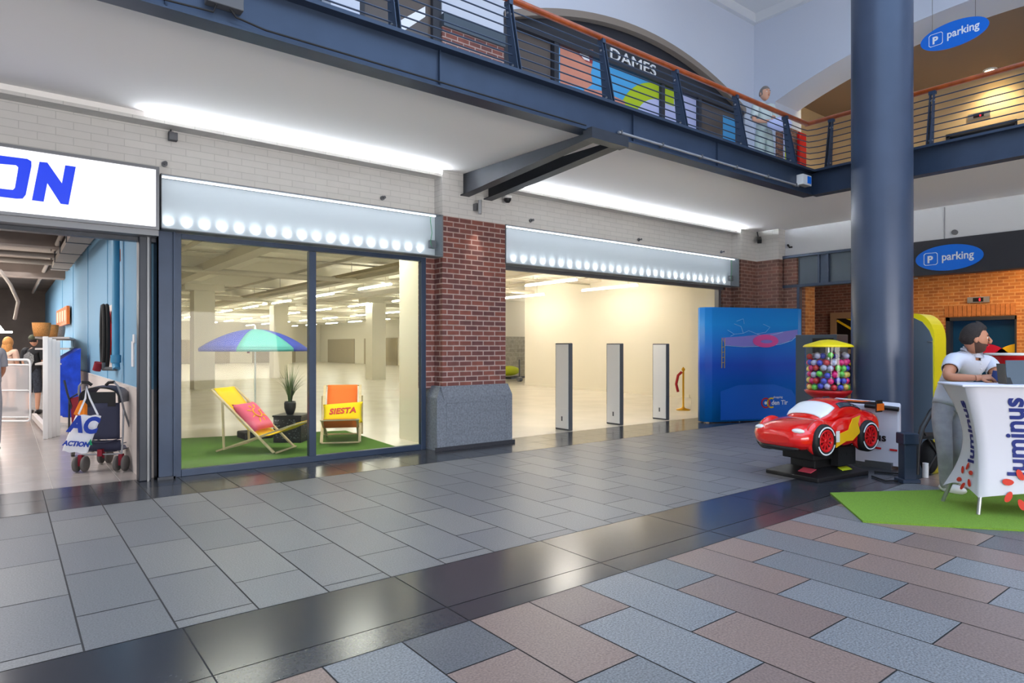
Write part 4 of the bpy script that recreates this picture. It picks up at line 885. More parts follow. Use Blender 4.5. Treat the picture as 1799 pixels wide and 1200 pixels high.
simple_person('woman with long blond hair and a peach top behind the white gate', fl0(14, 14.6), FW, 1.66, 'peach_shirt', 'peach_shirt', 'hair_blond', longhair=True)
simple_person('person in a grey shirt walking past at the left edge of the photo', fl0(-22, 8.9), -RT*.8+FW*.3, 1.72, 'grey_shirt', 'grey_shirt', 'hair_dark', skinm='skin')
# --- man on the balcony
up_ = D(1340, 230, 11.6); 
simple_person('grey-haired person in a pale shirt on the balcony', (10.55, 6.25, UZ), -FW*.9+RT*.35, 1.78, 'pale_shirt', 'pale_trousers', 'hair_grey', arms={5: (-.24, .02, 1.12), 6: (-.02, .24, 1.10), 8: (.24, .02, 1.12), 9: (.05, .26, 1.06)})
b = MB(); c = V((10.5, 5.98, UZ+1.02)); b.sph(c-V((0, .05, 0)), (.22, .08, .12), 14, 10, 0, frame(FW)); tag(b.build('folded_coat', 'poster_lilac'), 'folded pale blue coat held by the person on the balcony', 'coat')
# ------------------------------------------------------------------ strollers and bag
so = V((.91, 8.95, 0)); srz = math.atan2(RT.y, RT.x)+.12
st = thing('stroller', 'navy folding stroller with a clear rain cover parked just inside the left shop', 'stroller', so, srz)
def LB(name, m, fn, **k): b = MB(); fn(b); return b.build(name, m, st, local=True, **k)
for s_ in (-1, 1):
    x = .22*s_
    LB('frame_tube', 'conduit_grey', lambda b: b.tube([(x, .50, .14), (x*.95, .22, .42), (x, .0, .72), (x*1.02, -.10, .92), (x*.95, -.12, 1.0), (x*.75, -.13, 1.05), (x*.5, -.12, 1.04)], .012, 8))
    LB('rear_leg', 'conduit_grey', lambda b: b.tube([(x, .0, .72), (x, -.02, .40), (x*1.0, -.06, .14)], .011, 8))
    LB('handle_grip', 'dark_rubber', lambda b: b.tube([(x*.80, -.13, 1.045), (x*.5, -.12, 1.04), (x*.35, -.11, 1.01)], .018, 8))
    for y in (-.06, .50):
        for w_ in (-.045, .045): LB('wheel', 'wheel_grey', lambda b: b.lathe([(0, -.018), (.075, -.018), (.09, -.012), (.09, .012), (.075, .018), (0, .018)], (0, 0, 0), 20)).matrix_local = Matrix.Translation((x+w_, y, .092)) @ Matrix.Rotation(math.pi/2, 4, 'Y')
        LB('wheel_hub', 'trolley_red', lambda b: (b.cyl((x-.05, y, .092), (x+.05, y, .092), .014), b.box((x-.02, y-.03, .07), (x+.02, y+.03, .2))))
def backf(u, v):
    a = (u-.5)*2; return V((a*.205, -.06+.05*(1-a*a)*-1+.10*(1-v)*0, .38+v*.42-.06*(1-v)*(a*a)*0-.0))
LB('seat_back', 'stroller_navy', lambda b: (b.grid(backf, 10, 6), b.grid(lambda u, v: V(((u-.5)*.40, -.10+.10*math.sin(v*1.5)+.0, .38-.04*math.sin(u*math.pi)+.0)), 8, 4)), solid=.01)
LB('hood', 'stroller_navy', lambda b: b.grid(lambda u, v: V((.215*math.cos(math.pi*u)*(1-.1*v), -.10+.30*v, .80+.18*math.sin(math.pi*u)**.5*(1+.1*math.sin(v*3)))), 16, 6), solid=.006)
LB('hood_trim', 'black_plastic', lambda b: b.tube([(.215*math.cos(math.pi*k/16), -.105, .80+.18*math.sin(math.pi*k/16)**.5) for k in range(17)], .010, 6))
LB('hood_window', 'black_plastic', lambda b: b.grid(lambda u, v: V(((u-.5)*.36, -.105, .76+v*.17)), 6, 3))
LB('basket', 'stroller_navy', lambda b: (b.grid(lambda u, v: V(((u-.5)*.40, -.02+.44*v, .24-.05*math.sin(u*3.14)*math.sin(v*3.14))), 8, 6), b.grid(lambda u, v: V(((u-.5)*.40, -.03, .24+.12*v)), 8, 2)), solid=.006)
LB('rain_cover', 'raincover', lambda b: b.grid(lambda u, v: V((.20+.02*math.sin(v*3)+.13*v**1.5, -.06+.42*u, .97-.52*v)), 6, 8))
LB('crossbar', 'conduit_grey', lambda b: (b.cyl((-.22, -.06, .2), (.22, -.06, .2), .009), b.cyl((-.22, .5, .2), (.22, .5, .2), .009), b.cyl((-.2, -.05, .22), (.2, .48, .30), .008), b.cyl((.2, -.05, .22), (-.2, .48, .30), .008)))
LB('brake_pedal', 'trolley_red', lambda b: b.box((-.03, -.09, .18), (.02, -.04, .26)))
# shopping bag with lettering
bo = D(143, 812, 6.95); t = thing('shopping_bag', 'white plastic shopping bag with blue letters hanging on the stroller handle', 'bag', bo)
def bagf(s_):
    def fn(u, v):
        A = D(118, 792, 6.95).lerp(D(162, 796, 6.95), u); B = D(133, 729, 7.0).lerp(D(178, 730, 7.0), u); p = A.lerp(B, v)
        e = math.sin(math.pi*u)**.5*math.sin(math.pi*min(1, v*.85+.12))**.6
        return p-FW*s_*.055*e+V((0, 0, .006*math.sin(u*13+v*4)))-RT*(.09*(1-v)*.6)*(1 if u < .9 else .9)
    return fn
b = MB(); b.grid(bagf(1), 14, 12); b.grid(bagf(-1), 14, 12); b.build('bag_body', 'bag_white', t, merge=True)
b = MB(); hd = D(151, 672, 7.02); b.tube([D(138, 728, 6.97), D(150, 700, 7.0), D(152, 680, 7.05), D(158, 700, 7.0), D(172, 729, 6.97)], .010, 6); b.build('bag_handle', 'bag_white', t)
xd = (D(168, 760, 6.87)-D(128, 757, 6.87)); up3 = V((0, 0, 1))+RT*.18
text('lettering', 'AC', 'bag_blue', .235, D(119, 757, 6.86), xd, up3, t, .002, .012, .15, spacing=1.05, xs=.92)
text('lettering', 'ACTION', 'bag_blue', .072, D(110, 782, 6.86), xd, up3, t, .002, .003, .2)
b = MB(); b.add([D(152, 782, 6.87), D(162, 782, 6.88), D(160, 771, 6.88)], [(0, 1, 2)]); b.build('green_mark', 'bag_green', t, solid=.002)
b = MB(); b.prism([D(128, 728, 7.08), D(140, 703, 7.08), D(148, 712, 7.08), D(148, 735, 7.08)], FW*.06); tag(b.build('orange_bag', 'bag_orange', bevel=.01), 'orange bag tucked between the stroller frame and the white bag', 'bag')
t = thing('stroller', 'second stroller with a dark red seat, half hidden behind the navy one', 'stroller', fl0(128, 8.6))
b = MB(); b.tube([D(113, 668, 8.5), D(118, 690, 8.5), D(125, 712, 8.5), D(135, 765, 8.6)], .013, 8); b.tube([D(121, 765, 8.5), D(122, 700, 8.5), D(140, 690, 8.5)], .012, 8); b.build('frame_tube', 'dark_steel', t)
b = MB(); b.prism([D(122, 700, 8.5), D(138, 696, 8.5), D(142, 735, 8.5), D(127, 760, 8.5)], FW*.3); b.build('seat', 'trolley_red', t, bevel=.01)
b = MB(); p = fl0(128, 8.6); b.cyl(p+V((-.02, 0, .09)), p+V((.02, 0, .09)), .09, n=16); b.cyl(p+FW*.4+V((-.02, 0, .09)), p+FW*.4+V((.02, 0, .09)), .09, n=16); b.build('wheel', 'wheel_grey', t)
# ------------------------------------------------------------------ curved pool display wall
t = thing('pop_up_display', 'curved blue display wall printed with a swimming pool and a pink ring', 'display wall', (11.5, 7.2, 0))
path = [V((10.78, 7.72, 0)), V((10.62, 7.68, 0)), V((10.53, 7.58, 0)), V((10.53, 7.46, 0)), V((10.62, 7.36, 0)), V((10.78, 7.29, 0)), V((11.185, 7.12, 0)), V((11.59, 6.95, 0)), V((11.995, 6.78, 0)), V((12.40, 6.61, 0)), V((12.50, 6.60, 0)), V((12.56, 6.68, 0))]
HZ = 2.215
pm = bpy.data.materials.new('pool_print'); pm.use_nodes = True; nt = pm.node_tree; bs = nt.nodes['Principled BSDF']; g_ = nt.nodes.new('ShaderNodeNewGeometry'); sp_ = nt.nodes.new('ShaderNodeSeparateXYZ'); nt.links.new(g_.outputs['Position'], sp_.inputs[0])
mp = nt.nodes.new('ShaderNodeMapRange'); mp.inputs[2].default_value = HZ; nt.links.new(sp_.outputs[2], mp.inputs[0]); rp = nt.nodes.new('ShaderNodeValToRGB'); nt.links.new(mp.outputs[0], rp.inputs[0])
els = [(0, (0, 134, 226)), (.30, (0, 108, 214)), (.5, (0, 76, 196)), (.66, (0, 112, 214)), (.85, (10, 142, 226)), (1, (6, 130, 220))]
rp.color_ramp.elements[0].color = rgb(*els[0][1]); rp.color_ramp.elements[1].color = rgb(*els[-1][1])
for q, c in els[1:-1]: e = rp.color_ramp.elements.new(q); e.color = rgb(*c)
nt.links.new(rp.outputs[0], bs.inputs['Base Color']); bs.inputs['Roughness'].default_value = .5; MATS['pool_print'] = pm
b = MB(); Q = path; n = len(Q)
cs = []
for i in range(n):
    d = (Q[min(i+1, n-1)]-Q[max(i-1, 0)]).normalized(); nn = V((d.y, -d.x, 0)); cs.append(nn)
sg = -1 if cs[7].dot(FW) > 0 else 1
for i in range(n-1):
    a0, a1 = Q[i], Q[i+1]; k0, k1 = cs[i]*sg*-.05, cs[i+1]*sg*-.05; h = V((0, 0, HZ)); z0 = V((0, 0, .02))
    b.add([a0+z0, a1+z0, a1+h, a0+h, a0+k0+z0, a1+k1+z0, a1+k1+h, a0+k0+h], [(0,1,2,3), (7,6,5,4), (3,2,6,7), (0,4,5,1)], 0, True)
b.build('print_panel', 'pool_print', t)
b = MB()
for i in (0, 3, 6, 8, 10): b.cyl(Q[i]-cs[i]*sg*.03, Q[i]-cs[i]*sg*.03+V((0, 0, 2.1)), .012, n=6)
b.build('frame_poles', 'alu', t)
b = MB(); b.box((10.6, 7.4, 0), (12.4, 7.42, .02)); b.build('foot_bar', 'steel_grey', t)
P0, P1 = V((10.78, 7.29, 0)), V((12.40, 6.61, 0)); pd = (P1-P0).normalized(); pn = V((pd.y, -pd.x, 0))
if pn.dot(FW) > 0: pn = -pn
PL = (P1-P0).length
def W(s_, z, o=.008): return P0+pd*s_+pn*o+V((0, 0, z))
def flat(mb, pts, o=.008, m=0): mb.add([W(a, c, o) for a, c in pts], [tuple(range(len(pts)))], m)
b = MB(); flat(b, [(.02, 1.63), (.5, 1.66), (1.1, 1.72), (1.74, 1.80), (1.74, 1.68), (1.5, 1.55), (1.1, 1.49), (.5, 1.46), (.1, 1.49)], .006); b.build('water_band', 'pool_lilac', t)
b = MB()
b.tube([W(a, c, .008) for a, c in [(.1, 1.48), (.5, 1.455), (1.0, 1.47), (1.35, 1.51), (1.6, 1.58), (1.74, 1.69)]], .006, 5)
for pts in ([(.15, 1.78), (.3, 1.70), (.5, 1.72), (.62, 1.77), (.8, 1.71), (1.0, 1.74)], [(.3, 1.70), (.22, 1.66)], [(.5, 1.72), (.45, 1.85), (.3, 1.9)], [(.8, 1.71), (.95, 1.66), (1.2, 1.70), (1.4, 1.75)], [(.35, 1.95), (.5, 2.0), (.52, 1.9)], [(1.0, 1.74), (1.1, 1.84), (.95, 1.9)]): b.tube([W(a, c, .008) for a, c in pts], .004, 5)
b.build('water_lines', 'pool_white', t)
b = MB(); N = 30; cxp, czp = 1.0, 1.57
O = [W(cxp+.29*math.cos(2*math.pi*k/N), czp+.125*math.sin(2*math.pi*k/N), .010) for k in range(N)]; I = [W(cxp+.02+.135*math.cos(2*math.pi*k/N), czp-.01+.035*math.sin(2*math.pi*k/N), .010) for k in range(N)]
ring(b, O, I, pn*.004); b.build('pink_ring', 'pool_pink', t)
b = MB()
for s0 in (.03, .09): b.tube([W(s0, 1.62, .008), W(s0-.005, 1.05, .008)], .006, 5)
for z in (1.15, 1.25, 1.35, 1.45): b.tube([W(.025, z, .008), W(.09, z+.01, .008)], .005, 5)
b.build('pool_ladder', 'gold_yellow', t)
b = MB(); flat(b, [(.0, .60), (.4, .72), (1.2, .72), (1.6, .6), (1.75, .4), (1.75, .05), (0, .05)], .004); b.build('pool_floor', 'pool_deep', t)
def ringlogo(name, c, r0, r1, m, a0=0, a1=360, o=.012):
    b = MB(); N = 24; A = [math.radians(a0+(a1-a0)*k/N) for k in range(N+1)]
    vs = [W(c[0]+r0*math.cos(a), c[1]+r0*math.sin(a), o) for a in A]+[W(c[0]+r1*math.cos(a), c[1]+r1*math.sin(a), o) for a in A]
    b.add(vs, [(k, k+1, N+2+k, N+1+k) for k in range(N)]); b.build(name, m, t, solid=.003)
ringlogo('logo_ring', (1.0, .36), .075, .105, 'crimson', 0, 360); ringlogo('logo_ring', (1.13, .36), .075, .105, 'gold_yellow', 60, 300)
ringlogo('logo_dot', (1.0, .36), .0, .03, 'white_print')
text('lettering', 'den Tir', 'white_print', .125, W(1.13, .32, .012), pd, (0, 0, 1), t, .002, .002); text('lettering', 'shopping', 'white_print', .06, W(1.17, .45, .012), pd, (0, 0, 1), t, .002)
# ------------------------------------------------------------------ kiddie ride car
rz = math.radians(172); car = thing('kiddie_ride', 'coin operated red toy race car ride on a black pedestal', 'kiddie ride', (7.32, 3.68, 0), rz); car.scale = (1, .92, 1)
def CB(name, m, fn, **k): b = MB(); fn(b); return b.build(name, m, car, local=True, **k)
ST = [(.735, .20, .42, .50), (.72, .28, .385, .55), (.66, .355, .345, .60), (.54, .395, .32, .635), (.36, .405, .315, .665), (.15, .375, .315, .675), (-.08, .355, .315, .685), (-.28, .375, .315, .70), (-.46, .405, .32, .725), (-.60, .395, .34, .735), (-.69, .35, .38, .72), (-.715, .25, .42, .68)]
def sect(x, w_, z0, z1, n=28, e=2.7):
    r = []
    for k in range(n):
        a = 2*math.pi*k/n; c = math.cos(a); s_ = math.sin(a); r.append(V((x, w_*math.copysign(abs(c)**(2/e), c), (z0+z1)/2+(z1-z0)/2*math.copysign(abs(s_)**(2/e), s_))))
    return r
def loft(b, secs, m=0):
    n = len(secs[0]); vs = [p for s_ in secs for p in s_]
    b.add(vs, [(i*n+k, i*n+(k+1) % n, (i+1)*n+(k+1) % n, (i+1)*n+k) for i in range(len(secs)-1) for k in range(n)], m, True)
    b.add(secs[0], [tuple(range(n))], m, True); b.add(secs[-1], [tuple(range(n))], m, True)
def bodyf(b):
    loft(b, [sect(*s_) for s_ in ST])
    for x in (.40, -.40):
        for y in (-.325, .325): b.sph((x, y, .475), (.225, .085, .19), 20, 12)
CB('car_body', 'car_red', bodyf)
CS = [(.28, .22, .655, .68), (.16, .29, .65, .755), (.02, .30, .65, .835), (-.12, .29, .65, .865), (-.28, .275, .65, .86), (-.42, .26, .66, .82), (-.56, .24, .68, .755)]
CB('cabin', 'car_red', lambda b: loft(b, [sect(x, w_, z0-.1, z1, 28, 2.3) for x, w_, z0, z1 in CS]))
def cab(x, a, off):
    for (p, q) in zip(CS, CS[1:]):
        if q[0] <= x <= p[0]: tt = (p[0]-x)/(p[0]-q[0]); w_, z0, z1 = [p[i]*(1-tt)+q[i]*tt for i in (1, 2, 3)]; break
    else: w_, z0, z1 = CS[-1][1:]
    z0 -= .1; c = math.cos(a); s_ = math.sin(a); e = 2.3
    return V((x, (w_+off)*math.copysign(abs(c)**(2/e), c), (z0+z1)/2+((z1-z0)/2+off)*abs(s_)**(2/e)))
CB('windscreen', 'car_white', lambda b: b.grid(lambda u, v: cab(.245-.21*v, math.radians(24+9*v)+u*math.radians(132-18*v), .007), 16, 8), solid=.006)
for s_ in (0, 1):
    f_ = (lambda a: a) if s_ == 0 else (lambda a: math.pi-a)
    CB('side_window', 'car_glass', lambda b: b.grid(lambda u, v: cab(-.04-.30*u, f_(math.radians(24+22*v*(1-.35*u**2))), .006), 10, 4), solid=.006)
    CB('rear_side_window', 'car_glass', lambda b: b.grid(lambda u, v: cab(-.37-.12*u, f_(math.radians(24+18*v*(1-.6*u))), .006), 6, 4), solid=.006)
for i, (x, y) in enumerate(((.40, .37), (-.40, .37), (.40, -.37), (-.40, -.37))):
    sgn = 1 if y > 0 else -1; R_ = Matrix.Translation((x, y, .45)) @ Matrix.Rotation(-math.pi/2*sgn, 4, 'X')
    b = MB(); b.lathe([(0, -.08), (.15, -.08), (.175, -.06), (.178, .03), (.165, .055), (.125, .06), (.118, .04), (0, .03)], n=32); o = b.build('tyre', 'tyre', car, local=True); o.matrix_local = R_
    b = MB(); b.lathe([(0, .035), (.03, .045), (.03, .05), (.0, .055)], n=16); 
    b.lathe([(.095, .04), (.118, .055), (.122, .06), (.105, .062), (.09, .045)], n=32)
    for k in range(10): a = 2*math.pi*k/10; b.bar((.025*math.cos(a), .025*math.sin(a), .046), (.10*math.cos(a), .10*math.sin(a), .050), .022, .012)
    r_ = b.build('rim', 'rim_red', o, local=True)
    b = MB(); 
    for k in range(2):
        A = [math.radians(20+180*k+140*q/14) for q in range(15)]
        b.add([V((.138*math.cos(a), .138*math.sin(a), .0605)) for a in A]+[V((.152*math.cos(a), .152*math.sin(a), .0590)) for a in A], [(q, q+1, 16+q, 15+q) for q in range(14)])
    b.build('tyre_stripe', 'white_print', o, local=True, solid=.003)
for s_ in (-1, 1):
    CB('headlight', 'car_white', lambda b: b.sph((.655, s_*.25, .555), (.05, .085, .028), 14, 8))
    # plain yellow flash along the flank
    def flk(b, s_=s_):
        P = lambda x, z: V((x, s_*(.392 if abs(x) < .3 else .40)+s_*.0, z))
        b.prism([P(.20, .36), P(.17, .50), P(-.02, .54), P(-.10, .66), P(-.24, .69), P(-.20, .60), P(-.24, .50), P(-.10, .42), P(.02, .42)], (0, s_*.008, 0))
    CB('flank_stripe', 'car_yellow', flk)
CB('number_panel', 'car_red', lambda b: b.sph((-.04, .345, .52), (.30, .052, .155), 20, 12))
CB('lower_grille', 'black_plastic', lambda b: b.sph((.66, 0, .365), (.07, .28, .04), 16, 8))
CB('rear_wing', 'black_plastic', lambda b: (b.bar((-.66, -.36, .80), (-.66, .36, .80), .17, .022), b.box((-.72, -.37, .70), (-.60, -.35, .84)), b.box((-.72, .35, .70), (-.60, .37, .84))), bevel=.005)
CB('wing_stripe', 'orange_mark', lambda b: (b.box((-.74, .371, .72), (-.60, .376, .80)), b.bar((-.66, -.1, .812), (-.66, .2, .812), .16, .004)))
CB('pedestal', 'black_plastic', lambda b: (b.box((-.34, -.22, .20), (.34, .22, .34)), b.box((-.26, -.17, .06), (.26, .17, .22))), bevel=.012)
CB('coin_unit', 'black_rough', lambda b: (b.box((-.30, .20, .13), (.02, .30, .34)), b.box((-.25, .30, .24), (-.23, .305, .27)), b.box((-.15, .30, .24), (-.13, .305, .27)), b.box((-.05, .30, .24), (-.03, .305, .27))), bevel=.006)
def basef(b):
    for z, a, c in ((0, .46, .36),): b.add([(-a, -c, 0), (a, -c, 0), (a, c, 0), (-a, c, 0), (-a, -c, .045), (a, -c, .045), (a, c, .045), (-a, c, .045), (-.27, -.2, .11), (.27, -.2, .11), (.27, .2, .11), (-.27, .2, .11)], [(0,3,2,1), (0,1,5,4), (1,2,6,5), (2,3,7,6), (3,0,4,7), (4,5,9,8), (5,6,10,9), (6,7,11,10), (7,4,8,11), (8,9,10,11)])
CB('base_plate', 'black_plastic', basef, bevel=.008)
CB('sticker', 'sticker_lime', lambda b: b.add([(-.22, .24, .103), (-.05, .24, .103), (-.05, .31, .077), (-.22, .31, .077)], [(0,1,2,3)]), solid=.006)
CB('sticker', 'sticker_pink', lambda b: b.add([(.30, .05, .108), (.40, .05, .078), (.40, .22, .078), (.30, .22, .108)], [(0,1,2,3)]), solid=.006)
CB('flank_decal', 'white_plastic', lambda b: b.prism([(.14, .398, .54), (.20, .398, .54), (.20, .398, .42), (.14, .398, .42)], (0, .006, 0)))
tag(MB().tube([(7.9, 3.3, .012), (8.0, 3.05, .012), (7.8, 2.85, .012), (7.6, 2.9, .012), (7.45, 3.0, .012), (7.6, 3.2, .012)], .010, 6).build('power_cable', 'black_rough'), 'black power cable lying between the toy car and the column', 'cable')
# ------------------------------------------------------------------ capsule vending machine
cv = V((8.86, 4.30, 0)); t = thing('capsule_machine', 'capsule vending machine with a yellow lid and a red bowl', 'vending machine', cv)
b = MB(); b.lathe([(.0, 1.555), (.06, 1.55), (.10, 1.545), (.29, 1.485), (.315, 1.465), (.315, 1.45), (0, 1.45)], cv, 32); b.build('lid', 'lid_yellow', t)
b = MB(); b.lathe([(.285, .86), (.285, 1.45)], cv, 40); b.build('clear_drum', 'acrylic', t)
b = MB(); b.lathe([(.0, .72), (.14, .72), (.19, .76), (.28, .82), (.30, .86), (.285, .865), (0, .865)], cv, 32); b.build('bowl', 'capsule_red', t)
b = MB(); b.lathe([(0, 0), (.26, 0), (.26, .03), (.10, .06), (.07, .10), (.07, .72), (0, .72)], cv, 24); b.build('stand', 'capsule_red', t)
b = MB(); b.cyl(cv+V((0, 0, .87)), cv+V((0, 0, 1.45)), .03, n=12); b.build('inner_rod', 'alu', t)
r9 = random.Random(5); bm_ = {}
cl = ['ball_green', 'ball_pink', 'ball_blue', 'ball_clear', 'ball_green', 'ball_pink', 'ball_red', 'ball_clear', 'ball_blue', 'ball_yellow']
def sect8(d):
    a = math.degrees(math.atan2(d.dot(-FW), d.dot(RT))) % 360
    return ['at the right', 'at the front right', 'at the front', 'at the front left', 'at the left', 'at the back left', 'at the back', 'at the back right'][int((a+22.5)//45) % 8]
lev = ['in the bottom layer', 'low in the drum', 'just below the middle', 'just above the middle', 'high in the drum', 'in the top layer']
for L_ in range(6):
    for ringr, cnt in ((.232, 16), (.140, 9)):
        for k in range(cnt):
            a = 2*math.pi*(k+.5*(L_ % 2)+r9.uniform(-.12, .12))/cnt; m = cl[r9.randrange(len(cl))]
            p = cv+V(((ringr+r9.uniform(-.012, .004))*math.cos(a), (ringr)*math.sin(a), .912+.084*L_+r9.uniform(-.012, .014)))
            if L_ == 5 and r9.random() < .35: continue
            if m not in bm_:
                o = MB().sph((0, 0, 0), .041, 14, 10).build('toy_capsule', m); bm_[m] = o
            else: o = bm_[m].copy(); col.objects.link(o)
            o.location = p; tag(o, '%s toy capsule %s, %s' % ({'ball_green': 'green', 'ball_pink': 'pink', 'ball_blue': 'blue', 'ball_red': 'red', 'ball_clear': 'pale lilac', 'ball_yellow': 'yellow'}[m], lev[L_], ('outer ring, ' if cnt == 16 else 'inner ring, ')+sect8((p-cv))), 'toy capsule', 'toy capsules in the vending machine drum, '+m.split('_')[1]+', layer '+ORD[L_])
t = thing('cabinet', 'dark cabinet standing behind the capsule machine', 'cabinet', (10.6, 5.1, 0))
b = MB(); b.box((10.7, 5.05, 0), (11.1, 5.75, 1.66)); b.build('cabinet_body', 'fascia_grey', t, bevel=.01); b = MB(); b.box((10.69, 5.10, .05), (10.7, 5.45, 1.6)); b.build('door', 'black_plastic', t)
# ------------------------------------------------------------------ column, electrical box, banner table, kiosk
t = thing('round_column', 'thick round blue-grey steel column rising through the balcony opening', 'column', (9.42, 3.84, 0))
b = MB(); b.cyl((9.42, 3.84, 0), (9.42, 3.84, 9.3),   .372, n=64, caps=False); b.build('shaft', 'column_paint', t)
b = MB(); b.cyl((9.42, 3.84, 0), (9.42, 3.84, .04), .405, n=48); b.build('base_ring', 'dark_steel', t)
t = thing('power_pedestal', 'slim dark blue power pedestal standing right of the toy car', 'power box', (7.6, 2.82, 0))
ex = RT; ey = FW
b = MB(); M3 = frame(FW)
def ob(mb, c, sx_, sy_, sz_, m=0):
    c = V(c); vs = [c+ex*a*sx_/2+ey*q*sy_/2+V((0, 0, z*sz_/2)) for z in (-1, 1) for a, q in ((-1,-1),(1,-1),(1,1),(-1,1))]
    mb.add(vs, [(0,3,2,1),(4,5,6,7),(0,1,5,4),(1,2,6,5),(2,3,7,6),(3,0,4,7)], m)
pc = D(1594, 700, 6.95); pc.z = 0
ob(b, pc+V((0, 0, .26)), .13, .12, .52); b.build('post_body', 'navy_steel', t, bevel=.008)
b = MB(); ob(b, pc+V((0, 0, .47)), .165, .15, .12); b.build('head_box', 'navy_steel', t, bevel=.01); b = MB(); ob(b, pc+V((0, 0, .02)), .19, .17, .04); b.build('foot', 'navy_steel', t, bevel=.006)
t = thing('banner_table', 'low table under a white printed cover behind the toy car', 'table', (8.25, 3.45, 0))
A0 = D(1462, 705, 8.12); A1 = D(1580, 716, 7.62); A0.z = .77; A1.z = .74
b = MB(); dn = (A1-A0); nrm = V((dn.y, -dn.x, 0)).normalized()
if nrm.dot(FW) < 0: nrm = -nrm
b.add([A0, A1, A1-V((0, 0, .70)), A0-V((0, 0, .70)), A0+nrm*.10+V((0, 0, .05)), A1+nrm*.10+V((0, 0, .05)), A1+nrm*.10-V((0, 0, .70)), A0+nrm*.10-V((0, 0, .70))], [(0,1,2,3), (0,4,5,1), (1,5,6,2), (0,3,7,4), (4,7,6,5)])
b.build('cover', 'cloth_white', t, bevel=.02)
b = MB(); e0 = A1-dn.normalized()*.36; b.cyl(e0+V((0, 0, -.01))-nrm*.03, A1-nrm*.03-V((0, 0, .02)), .028, n=14); b.build('roller', 'black_plastic', t)
xd = dn.normalized(); org = A1-xd*.135-V((0, 0, .42))-nrm*.006
text('lettering', 'us', 'black_plastic', .135, org-xd*.12, xd, (0, 0, 1), t, .002, .003)
b = MB()
for k in range(3): q0 = A1-V((0, 0, .50))-xd*(.02+.17*k)-nrm*.006; b.add([q0, q0-xd*.08, q0-xd*.08-V((0, 0, .022)), q0-V((0, 0, .022))], [(0,1,2,3)])
b.build('red_dashes', 'red_gloss', t, solid=.003)
b = MB(); q0 = (A0+A1)/2; b.box((q0.x-.0, q0.y-.3, 0), (q0.x+.25, q0.y+.3, .08)); b.build('foot', 'steel_grey', t)
# rounded kiosk
t = thing('kiosk', 'grey machine with a rounded yellow front edge behind the round column', 'vending kiosk', (10.2, 3.7, 0))
prof = [(4.5, 0), (4.5, 1.95), (4.05, 1.93)]
yk = lambda px: XP(px, 600, 10.0).y
prof = [(4.5, 0), (4.5, 1.86), (yk(1605), 1.86), (yk(1620), 1.80), (yk(1632), 1.68), (yk(1638), 1.56), (yk(1639), 0)]
b = MB(); b.prism([(10.0, y, z) for y, z in prof], (.02, 0, 0)); b.build('side_panel', 'kiosk_grey', t)
b = MB(); prof2 = [(4.5, 0), (4.5, 1.92)]+[(yk(1607)-.0, 1.92)]+[(yk(1640)+(yk(1607)-yk(1640))*math.cos(a), 1.56+.36*math.sin(a)) for a in [math.pi/2*(1-k/8) for k in range(9)]][0:0]+[(yk(1607)+(yk(1641)-yk(1607))*math.sin(a), 1.56+.36*math.cos(a)) for a in [math.pi/2*k/8 for k in range(9)]]+[(yk(1641), 0)]
b.prism([(10.02, y, z) for y, z in prof2], (.42, 0, 0)); b.build('housing', 'kiosk_yellow', t)
b = MB(); b.box((9.985, yk(1630), 1.52), (10.0, yk(1638), 1.535)); b.build('handle', 'alu', t)
# ------------------------------------------------------------------ promotion counter, rug, things on it
rg = [V((6.41, 3.09, 0)), V((5.58, 2.42, 0)), V((6.30, 1.52, 0)), V((7.6, -.1, 0)), V((9.0, .9, 0)), V((7.6, 2.35, 0))]
b = MB(); b.prism(rg, (0, 0, .015)); tag(b.build('grass_rug', 'turf_bright'), 'bright green artificial grass rug under the white promotion counter', 'rug')
t = thing('promotion_counter', 'white stretch-cloth promotion counter with a name in navy letters and red petals', 'counter', (6.9, 1.6, 0))
ca = V((.62, -.785, 0)).normalized(); cb = V((.785, .62, 0)).normalized()     # along the front, towards the back
CL_ = 1.55; T00, T01 = V((6.34, 1.93, 0)), V((6.68, 2.21, 0)); B00, B01 = V((6.57, 1.90, 0)), V((6.88, 2.27, 0))
def corner(u, v, z):      # waisted stretch cloth over splayed legs
    s_ = (z-.16)/(1.115-.16); k = math.sin(math.pi*min(1, max(0, s_)))
    lo = B00.lerp(B01, v)+ca*u*(CL_-.2); hi = T00.lerp(T01, v)+ca*u*CL_
    p = lo.lerp(hi, min(1, max(0, s_)))
    return p+ca*((.13 if v > .5 else .06)*k if u == 0 else -.08*k)+cb*(.05*k if v == 0 else -.09*k)+V((0, 0, z))
def face(p, q):
    def fn(u, v):
        z = .16+v*.955; a = corner(*p, z); c = corner(*q, z); x = a.lerp(c, u); 
        x.z = z+(.07*(1-v)**6)*math.sin(math.pi*u)**1*1.0
        return x
    return fn
b = MB(); 
for p, q in (((0, 0), (1, 0)), ((0, 1), (0, 0)), ((1, 0), (1, 1)), ((1, 1), (0, 1))): b.grid(face(p, q), 16, 18)
b.build('stretch_cover', 'cloth_white', t, merge=True)
b = MB(); tp = [corner(0, 0, 1.115)-ca*.03-cb*.03, corner(1, 0, 1.115)+ca*.03-cb*.03, corner(1, 1, 1.115)+ca*.03+cb*.03, corner(0, 1, 1.115)-ca*.03+cb*.03]; b.prism(tp, (0, 0, .022)); b.build('table_top', 'cloth_white', t, bevel=.01)
for u, v in ((0, 0), (1, 0), (0, 1), (1, 1)):
    q = corner(u, v, .16); p = corner(u, v, .24)+ca*(.03 if u == 0 else -.03)+cb*(.03 if v == 0 else -.03); b = MB(); b.cyl((q.x, q.y, .015), (p.x, p.y, .24), .016, n=12); b.build('leg', 'alu', t)
